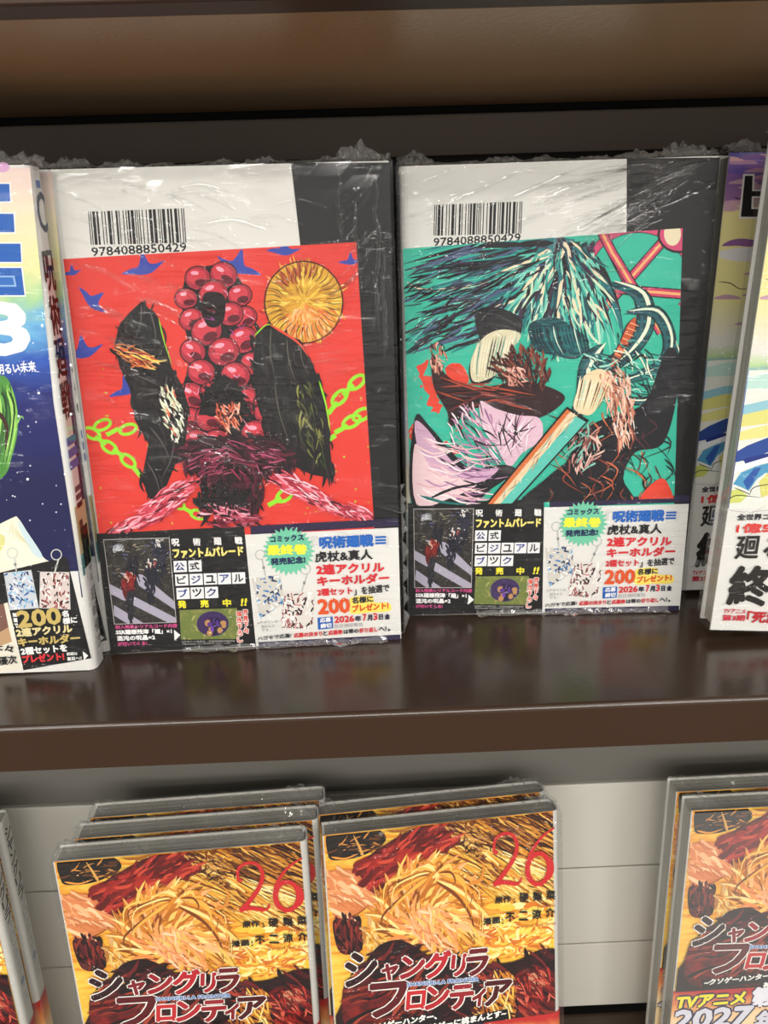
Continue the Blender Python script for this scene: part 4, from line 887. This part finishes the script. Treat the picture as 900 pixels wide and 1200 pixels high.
# ---- volume on the lower shelf: golden fire cover
BAND_F = 0.0655
def fire_book():
    root, cover, band = base_book(TL_, True, ink('c9c6be'), BAND_F, M_FLAMEBAND)
    win = [(384, 974), (655, 946), (655, 1260), (394, 1290)]
    p = Print(FM, -0.00006); p.face([(0.0006, -0.00006, .001), (W - .003, -0.00006, .001), (W - .003, -0.00006, H), (0.0006, -0.00006, H)], M_FIRE); p.layer = 8
    a, b = p.L, None
    rnd = random.Random(12)
    p.win = face_win(FM, 0.0008, W - .003, BAND_F + .0002, H - .0004)
    # sweeping streaks of light
    for k in range(190):
        t = rnd.random(); x = 470 + 190 * rnd.random(); y = 950 + 60 * rnd.random() + (x - 470) * .3
        c = rnd.choice(['f3d774', 'e8b040', '7a3c14', 'f8ecac', 'c9842a', '5a280e', 'e39a30']); l = rnd.uniform(30, 90)
        p.line([(x, y), (x + l * .6, y + l * .22), (x + l, y + l * .55)], rnd.uniform(.8, 3.4), .4, c, True, 4)
    for k in range(70):
        x, y = rnd.uniform(560, 660), rnd.uniform(1060, 1120); p.blob([(x - 9, y + 2), (x, y - 4), (x + 11, y - 2), (x + 4, y + 4)], rnd.choice(['f6d860', 'f2c240', 'e89a2c', 'fbeea0', 'd87a24']), 3)
    p.blob([(384, 975), (412, 972), (440, 970), (452, 985), (424, 1003), (392, 1008), (384, 1000)], '1c1612')
    p.brush([(388, 980), (446, 974), (444, 996), (392, 1004)], ['1c1612', '2a1c14', '6a3a1a', 'c8843c', '100c0a', '3a2818'], 60, -.3, 2.2, 18, 51, .5)
    p.line([(426, 1004), (420, 990), (414, 978)], 4, 1, 'd8a050')
    p.line([(388, 1004), (404, 1006), (420, 1000)], 3, 1, 'e8963c')
    p.brush([(545, 962), (655, 948), (656, 1012), (610, 1000), (560, 990)], ['4a220c', '6a3412', '8a4a18', 'c9842a', '2c1408', 'e8b050', '5a2c10'], 170, .5, 3.2, 40, 70, .1, 3)
    p.brush([(560, 1010), (600, 1014), (655, 1040), (655, 1060), (590, 1040)], ['8a4a18', 'e8b050', 'f6d870', '6a3412', 'f8e69a', 'd98f2c'], 110, .6, 2.6, 36, 71, .15, 3)
    p.brush([(556, 1084), (600, 1066), (655, 1070), (655, 1112), (590, 1122)], ['f6c84a', 'f8dc78', 'e89a30', 'd8702c', 'fbeea0', 'e8b03c'], 120, -.2, 4, 18, 72, .6, 4)
    # red cloth sweep, peach folds, dark pillar
    p.blob([(416, 1014), (440, 998), (474, 976), (510, 962), (532, 968), (540, 984), (520, 998), (488, 1006), (462, 1024), (444, 1044), (428, 1036)], M_REDCLOTH)
    p.line([(416, 1014), (440, 998), (474, 976), (510, 962)], 1.6, .8, '4a1410'); p.line([(444, 1044), (462, 1024), (488, 1006), (520, 998)], 1.6, .8, '4a1410')
    p.brush([(524, 968), (546, 966), (562, 972), (566, 984), (540, 994)], ['b8863c', '7a3c14', 'e8b860', '4a2410', 'd8a050'], 50, .5, 2.6, 14, 48, .6); p.brush([(548, 998), (560, 986), (574, 994), (566, 1006)], ['4a2410', '6a3416', 'c98a3c', '2a140a'], 24, .2, 2.4, 12, 49, .7)
    p.blob([(386, 1028), (404, 1018), (420, 1024), (430, 1040), (440, 1050), (426, 1066), (408, 1074), (392, 1076)], M_PEACH); p.line([(396, 1028), (420, 1040), (440, 1050)], 1.2, .5, '8a4420'); p.line([(392, 1076), (410, 1074), (428, 1064), (440, 1050)], 1.4, .8, '6a3018')
    p.blob([(390, 1080), (402, 1076), (420, 1074), (424, 1092), (424, 1112), (410, 1118), (396, 1112)], M_MAROON)
    p.brush([(424, 1084), (440, 1070), (450, 1094), (444, 1112), (428, 1116)], ['d8a86a', 'f0c46a', 'b87a3a', 'e8963c', 'f6dc8c'], 50, 1.2, 3, 16, 50, .4)
    p.brush([(418, 1016), (476, 978), (512, 964), (534, 976), (520, 996), (462, 1022), (440, 1042)], ['96201c', 'b8342a', '5a1210', 'c8452f', '7a1a16', 'a8281f', '6a1512'], 120, -.55, 6, 30, 40, .2, 3)
    p.brush([(388, 1032), (406, 1020), (428, 1040), (436, 1052), (408, 1072), (394, 1072)], ['e89a62', 'f2b684', 'd88450', 'f8cc9c', 'c87848'], 70, .6, 6, 28, 41, .25, 3)
    p.brush([(392, 1082), (420, 1076), (422, 1110), (398, 1112)], ['3c1216', '1c0a0c', '6a1d1c', '52161a', '8a3020'], 60, 1.4, 4, 18, 42, .2)
    # fan of golden leaves
    p.blob([(440, 1086), (442, 1056), (456, 1030), (482, 1010), (512, 1006), (540, 1018), (556, 1042), (562, 1080), (556, 1106), (540, 1104), (540, 1080), (520, 1060), (500, 1056), (470, 1080), (462, 1104), (450, 1106)], M_GOLD)
    p.brush([(446, 1090), (446, 1056), (460, 1030), (484, 1012), (512, 1008), (540, 1020), (556, 1044), (560, 1090), (544, 1104), (528, 1112), (500, 1114), (470, 1104), (452, 1106)],
            ['f3c766', 'e2962f', 'b86a1e', 'f7dc8c', '8a4a18', 'd98a2c', 'efb04a', 'f0a058', 'e88c4c', 'f6b87c', 'c87828'], 300, lambda x, y: math.atan2(y - 1085, x - 500) + .45, 6.0, 40, 43, .15, 6)
    p.brush([(480, 1080), (506, 1064), (534, 1082), (528, 1106), (500, 1108)], ['e89a62', 'f2b684', 'f0a868', 'd8804c', 'f8d0a4', 'e2c060'], 90, .9, 4, 20, 44, .4)
    for k in range(46):
        a0 = rnd.uniform(math.pi * .95, math.pi * 2.12); r0, r1 = rnd.uniform(6, 14), rnd.uniform(44, 62)
        cx, cy = 506, 1062; x1, y1 = cx + r1 * math.cos(a0), cy + r1 * .88 * math.sin(a0); x0, y0 = cx + r0 * math.cos(a0 + .8), cy - 34 + r0 * math.sin(a0)
        dr = rnd.uniform(8, 40) if abs(a0 - 1.5 * math.pi) > .9 else 6
        p.line([(x0, y0), ((x0 + x1) / 2 + 4, (y0 + y1) / 2 - 5), (x1, y1), (x1 + rnd.uniform(-5, 3), y1 + dr)], rnd.uniform(2, 6.5), .6, rnd.choice(['f3c766', 'e2962f', 'b86a1e', 'f7dc8c', '7a3c14', 'd98a2c', 'efb04a']), True, 4)
    p.line([(544, 1036), (562, 1030), (566, 1012), (556, 1004)], 5, 1, 'd88a34'); p.line([(556, 1056), (580, 1084), (590, 1100)], 5, 1, 'f2cf70'); p.line([(550, 1080), (566, 1108), (558, 1118)], 5, 1, 'f0c05a')
    # dark and red folds at the foot
    p.blob([(440, 1110), (462, 1100), (480, 1104), (506, 1120), (530, 1116), (556, 1128), (600, 1126), (632, 1112), (654, 1112), (660, 1130), (658, 1230), (400, 1240), (402, 1170), (420, 1140)], M_MAROON)
    p.blob([(404, 1150), (430, 1144), (470, 1160), (500, 1196), (440, 1210), (404, 1200)], M_REDCLOTH); p.blob([(596, 1150), (620, 1132), (648, 1138), (658, 1160), (652, 1186), (616, 1192), (600, 1176)], M_REDCLOTH)
    p.blob([(572, 1150), (592, 1138), (604, 1150), (600, 1196), (560, 1210), (548, 1196)], M_GOLD); p.blob([(620, 1140), (640, 1140), (636, 1156), (622, 1156)], 'c98a68')
    p.line([(404, 1130), (420, 1142), (446, 1130)], 4, 1.5, 'd89a3c'); p.line([(470, 1118), (500, 1128), (530, 1122)], 2.4, 1, 'd8944a'); p.line([(560, 1134), (598, 1130), (630, 1116)], 1.6, .8, '180808')
    p.brush([(404, 1150), (460, 1110), (530, 1120), (600, 1130), (654, 1116), (656, 1196), (420, 1200)], ['3c1216', '1c0a0c', '6a1d1c', '120608', '8a3020', '4a1418', 'a8402c', '5a181a'], 200, lambda x, y: -.5 if x < 530 else .6, 5.4, 34, 45, .3, 4)
    p.brush([(574, 1152), (592, 1140), (602, 1152), (598, 1190), (562, 1204)], ['f0c050', 'd98a2c', 'f7dc8c', 'a85a1e'], 60, 1.3, 3, 18, 46, .3)
    p.brush([(600, 1156), (622, 1136), (648, 1142), (654, 1162), (620, 1186)], ['96201c', 'b8342a', 'd8604a', '5a1210'], 60, .9, 3, 16, 47, .4)
    # black strips under the subtitle
    p.flat([(424, 1201), (512, 1184), (515, 1196), (428, 1213)], '120e10'); p.flat([(498, 1199), (594, 1180), (596, 1192), (500, 1213)], '120e10')
    p.build('cover_print', cover)
    t = Print(FM, p.y - p.layer * 6e-7 - 2e-5)
    RD = 'c8282a'
    t.line([(579, 1000), (580, 985), (590, 977), (601, 979), (606, 991), (602, 1006), (592, 1022), (580, 1037)], 3.0, 5.5, RD, False); t.line([(578, 1037), (590, 1034), (604, 1036)], 5, 5, RD, False); t.line([(602, 1037), (609, 1034), (611, 1028)], 4, 1.5, RD, False); t.ell(581, 999, 2.6, 2.6, RD)
    t.line([(650, 970), (636, 980), (624, 996), (618, 1014), (620, 1030), (630, 1037)], 1.8, 6, RD, False); t.ring(631, 1018, 12.5, 18, 5.5, RD, .08); t.line([(644, 1004), (646, 1020), (640, 1032)], 6.5, 6.5, RD)
    t.text('原作', (580, 1059.5), (599, 1057.5), 8, '1d1612', .35); t.text(':', (602, 1058.5), (604, 1058.5), 6, '1d1612', .35); t.spread('硬梨菜', (614, 630, 645.5), (609, 1058.5), (651, 1054), 11, 11, '1d1612', .4)
    t.text('漫画', (566, 1084.5), (586, 1082), 8, '1d1612', .35); t.text(':', (588, 1083), (590, 1083), 6, '1d1612', .35); t.spread('不二涼介', (598, 613.5, 629, 645), (594, 1081), (651, 1074.5), 11, 11, '1d1612', .4)
    t.text('KATARINA', (630, 1064.5), (651, 1062.5), 2.6, 'b8502c', .1); t.text('RYOSUKE FUJI', (606, 1088.5), (651, 1084), 2.6, 'b8502c', .1)
    for ch, x0, x1_, y0, y1, c, bo in (('シ', 402, 441, 1117, 1158, '2c0e12', 1.8), ('ャ', 446, 466, 1130, 1150, '7d1522', 1.1), ('ン', 468, 497, 1121, 1148, '9a1a26', 1.4), ('グ', 496, 527, 1116, 1148, 'b8222c', 1.4), ('リ', 527, 545, 1119, 1145, 'a81e2a', 1.2), ('ラ', 544, 571, 1113, 1145, '6a121a', 1.4),
                                   ('フ', 430, 476, 1153, 1194, '5a1016', 1.8), ('ロ', 475, 498, 1162, 1184, 'c0262c', 1.2), ('ン', 497, 526, 1156, 1184, 'b0222c', 1.4), ('テ', 525, 554, 1155, 1184, '98202a', 1.4), ('ィ', 552, 568, 1159, 1180, '84181f', 1.1), ('ア', 565, 598, 1150, 1180, '4a0e14', 1.5)):
        t.text(ch, (x0, y1), (x1_, y1 - (x1_ - x0) * .1), y1 - y0, c, bo, .12, 'f1ece4', 1.3)
    t.text('SHANGRI-LA FRONTIER', (477, 1156), (561, 1149.5), 5, '3f6fb0', .25, 0, 'e6eaf0', .5)
    t.text('~クソゲーハンター、', (428, 1209.5), (512, 1194), 8.6, 'f2efe8', .5, .1); t.text('神ゲーに挑まんとす~', (502, 1208.5), (593, 1190.5), 8.6, 'f2efe8', .5, .1)
    t.build('lettering', cover)
    s = MB(); spine_print(s, W, 1, TL_, H, 'lower'); s.build('spine_lettering', cover)
    # band: red top fading to flame, yellow and white lettering outlined in navy
    t = Print(FR, -0.0006)
    t.text('TVアニメ', (790, 1183), (872, 1177), 15.5, 'f2e22e', .9, .12, '23204a', 1.6); t.text('第', (877, 1181), (904, 1179), 24, 'e9e8ee', 1.3, .1, '23204a', 1.6); t.text('3期', (906, 1180), (950, 1178), 24, 'e9e8ee', 1.3, .1, '23204a', 1.6)
    t.text('2027', (786, 1208), (878, 1202), 24, 'd9d8e2', 1.9, .12, '23204a', 1.6); t.text('年放送', (882, 1207), (962, 1203), 22, 'd9d8e2', 1.4, .12, '23204a', 1.6)
    t.build('lettering', band)
    return root
Mb = fire_book()
GR = 'golden fire cover manga on the lower shelf'
spots = [(Mb, (-0.0253, 0.2935, ZL), 5.4, 7.5, 0, 'fire-covered manga with fully visible number 26, front of the middle pile', M_FILM_D, 31),
         (None, (-0.0287, 0.3080, ZL), 5.4, 7.5, 0, 'fire-covered manga standing behind the middle pile front copy, top edge showing', M_FILM_D, 32),
         (None, (-0.1476, 0.3048, ZL), 3.2, 0, 0, 'fire-covered manga at the front of the three-deep stepped pile', M_FILM_D, 33),
         (None, (-0.1430, 0.3194, ZL), 3.2, 0, 0, 'fire-covered manga in the middle of the three-deep stepped pile', M_FILM_D, 34),
         (None, (-0.1405, 0.3340, ZL), 3.2, 0, 0, 'fire-covered manga at the rear of the three-deep stepped pile against the white wall', M_FILM_D, 35),
         (None, (0.1470, 0.3205, ZL), 1.0, 0, 0, 'fire-covered manga with flame band, page edges toward the bare white wall, front copy', M_FILM_E, 36),
         (None, (0.1450, 0.3348, ZL), 1.0, 0, 0, 'fire-covered manga behind the flame-banded front copy, page edges and top showing', M_FILM_D, 37),
         (None, (-0.2925, 0.3105, ZL + .0012), 1.5, 0, -0.6, 'front copy of the fire-covered mangas showing only white spine and cover edge', M_FILM_C, 38),
         (None, (-0.2925, 0.3260, ZL + .0012), 1.5, 0, -0.6, 'rear copy of the fire-covered mangas showing a full white spine by the wall', M_FILM_C, 39)]
made = []
for o, loc, yw, ln, rl, lab, fm, sd in spots:
    o = o or copy_tree(Mb); place(o, loc, yw, ln, rl); tag(o, lab, 'book', GR); made.append((o, fm, sd))
for o, fm, sd in made: wrap(o, TL_, fm, sd, lift=0.0034)

# ------------------------------------------------------------------ shelves and walls
def struct(o): o['kind'] = 'structure'; return o
def shelf(name, z, yf, lip, deck_m, lip_m, under_m, label, y_back=0.382, thick=0.0012, rail=False):
    root = bpy.data.objects.new(name, None); COL.objects.link(root); root.location = (0, yf, z)
    D = y_back - yf; mb = MB(); prof = []
    r = 0.0016; n = 6
    outer = [(D, 0.0)] + [(r - r * math.sin(math.pi / 2 * i / n), -r + r * math.cos(math.pi / 2 * i / n)) for i in range(n + 1)]
    prof = outer
    vs = []; fs = []
    X0, X1 = -0.75, 0.75
    m = MB(); pts = outer + [(0.0, -r - 0.0002)]
    inner = [(y + (0.001 if y < D else 0), zz - thick) for y, zz in pts][::-1]
    m.raw([(X0, y, zz) for y, zz in pts + inner] + [(X1, y, zz) for y, zz in pts + inner],
          [(i, i + 1, i + 1 + len(pts + inner), i + len(pts + inner)) for i in range(len(pts + inner) - 1)], deck_m)
    m.build('shelf_deck', root, False)
    m = MB(); m.box((X0, 0.0, -lip), (X1, 0.0012, -r), lip_m); m.box((X0, 0.0012, -lip), (X1, 0.012, -lip + 0.0012), lip_m)
    m.build('front_lip', root, False, 0.0004)
    m = MB(); m.box((X0, 0.012, -lip - 0.0), (X1, D - 0.001, -lip + 0.001), under_m); m.build('underside_panel', root)
    tag(root, label, 'shelf')
    return root
shelf('metal_shelf', 0.0, 0.2392, 0.0172, M_SHELF, M_LIP, M_LIP, 'brown metal shelf carrying the barcode-backed books')
shelf('metal_shelf', 0.2177, 0.2065, 0.0172, M_SHELF, M_LIP, M_UNDER_LIT, 'upper brown metal shelf seen from below above the books', 0.3525)
shelf('metal_shelf', ZL, 0.2392, 0.0172, M_SHELF, M_LIP, M_LIP, 'lower brown metal shelf under the fire-covered books', 0.3655)

m = MB(); m.box((-0.75, 0.353, -0.0), (0.75, 0.359, 0.1978), M_BACK_LIT); struct(m.build('wall_back', None, False, 0.0008))
m = MB(); m.box((-0.75, 0.360, 0.0), (0.75, 0.364, 0.25), M_GAP); struct(m.build('trim_1'))
# white slatted wall of the lower bay: boards with fine grooves
zs = [-0.2815, -0.2345, -0.1815, -0.1265]
m = MB()
for a, b in zip(zs[:-1], zs[1:]): m.box((-0.75, 0.3672, a + 0.0004), (0.75, 0.373, b - 0.0004), M_WHITE)
struct(m.build('wall_lower', None, False, 0.0007))
m = MB(); m.box((-0.75, 0.3745, ZL - .02), (0.75, 0.3765, -0.10), M_GAP); struct(m.build('trim_2'))
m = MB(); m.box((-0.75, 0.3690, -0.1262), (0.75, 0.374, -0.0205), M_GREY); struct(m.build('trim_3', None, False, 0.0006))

# corrugated cardboard riser behind the books
root = bpy.data.objects.new('cardboard_riser', None); COL.objects.link(root); root.location = (0, 0.3478, 0)
for y in (0.0, 0.0034): m = MB(); m.box((-0.4, y, 0.0), (0.4, y + 0.0005, 0.1822), M_CARD); m.build('liner_sheet', root)
m = MB(); n = 800
vs = []; fs = []
for i in range(n + 1):
    x = -0.4 + 0.8 * i / n; y = 0.00195 + 0.0013 * math.sin(x / 0.0042 * 2 * math.pi); vs += [(x, y, 0.0003), (x, y, 0.1819), (x, y + 0.0003, 0.0003), (x, y + 0.0003, 0.1819)]
for i in range(n): a = i * 4; fs += [(a, a + 4, a + 5, a + 1), (a + 2, a + 3, a + 7, a + 6), (a + 1, a + 5, a + 7, a + 3)]
m.raw(vs, fs, M_CARDCORE); m.build('corrugation_core', root)
tag(root, 'black corrugated cardboard riser standing behind the upper row of books', 'cardboard')
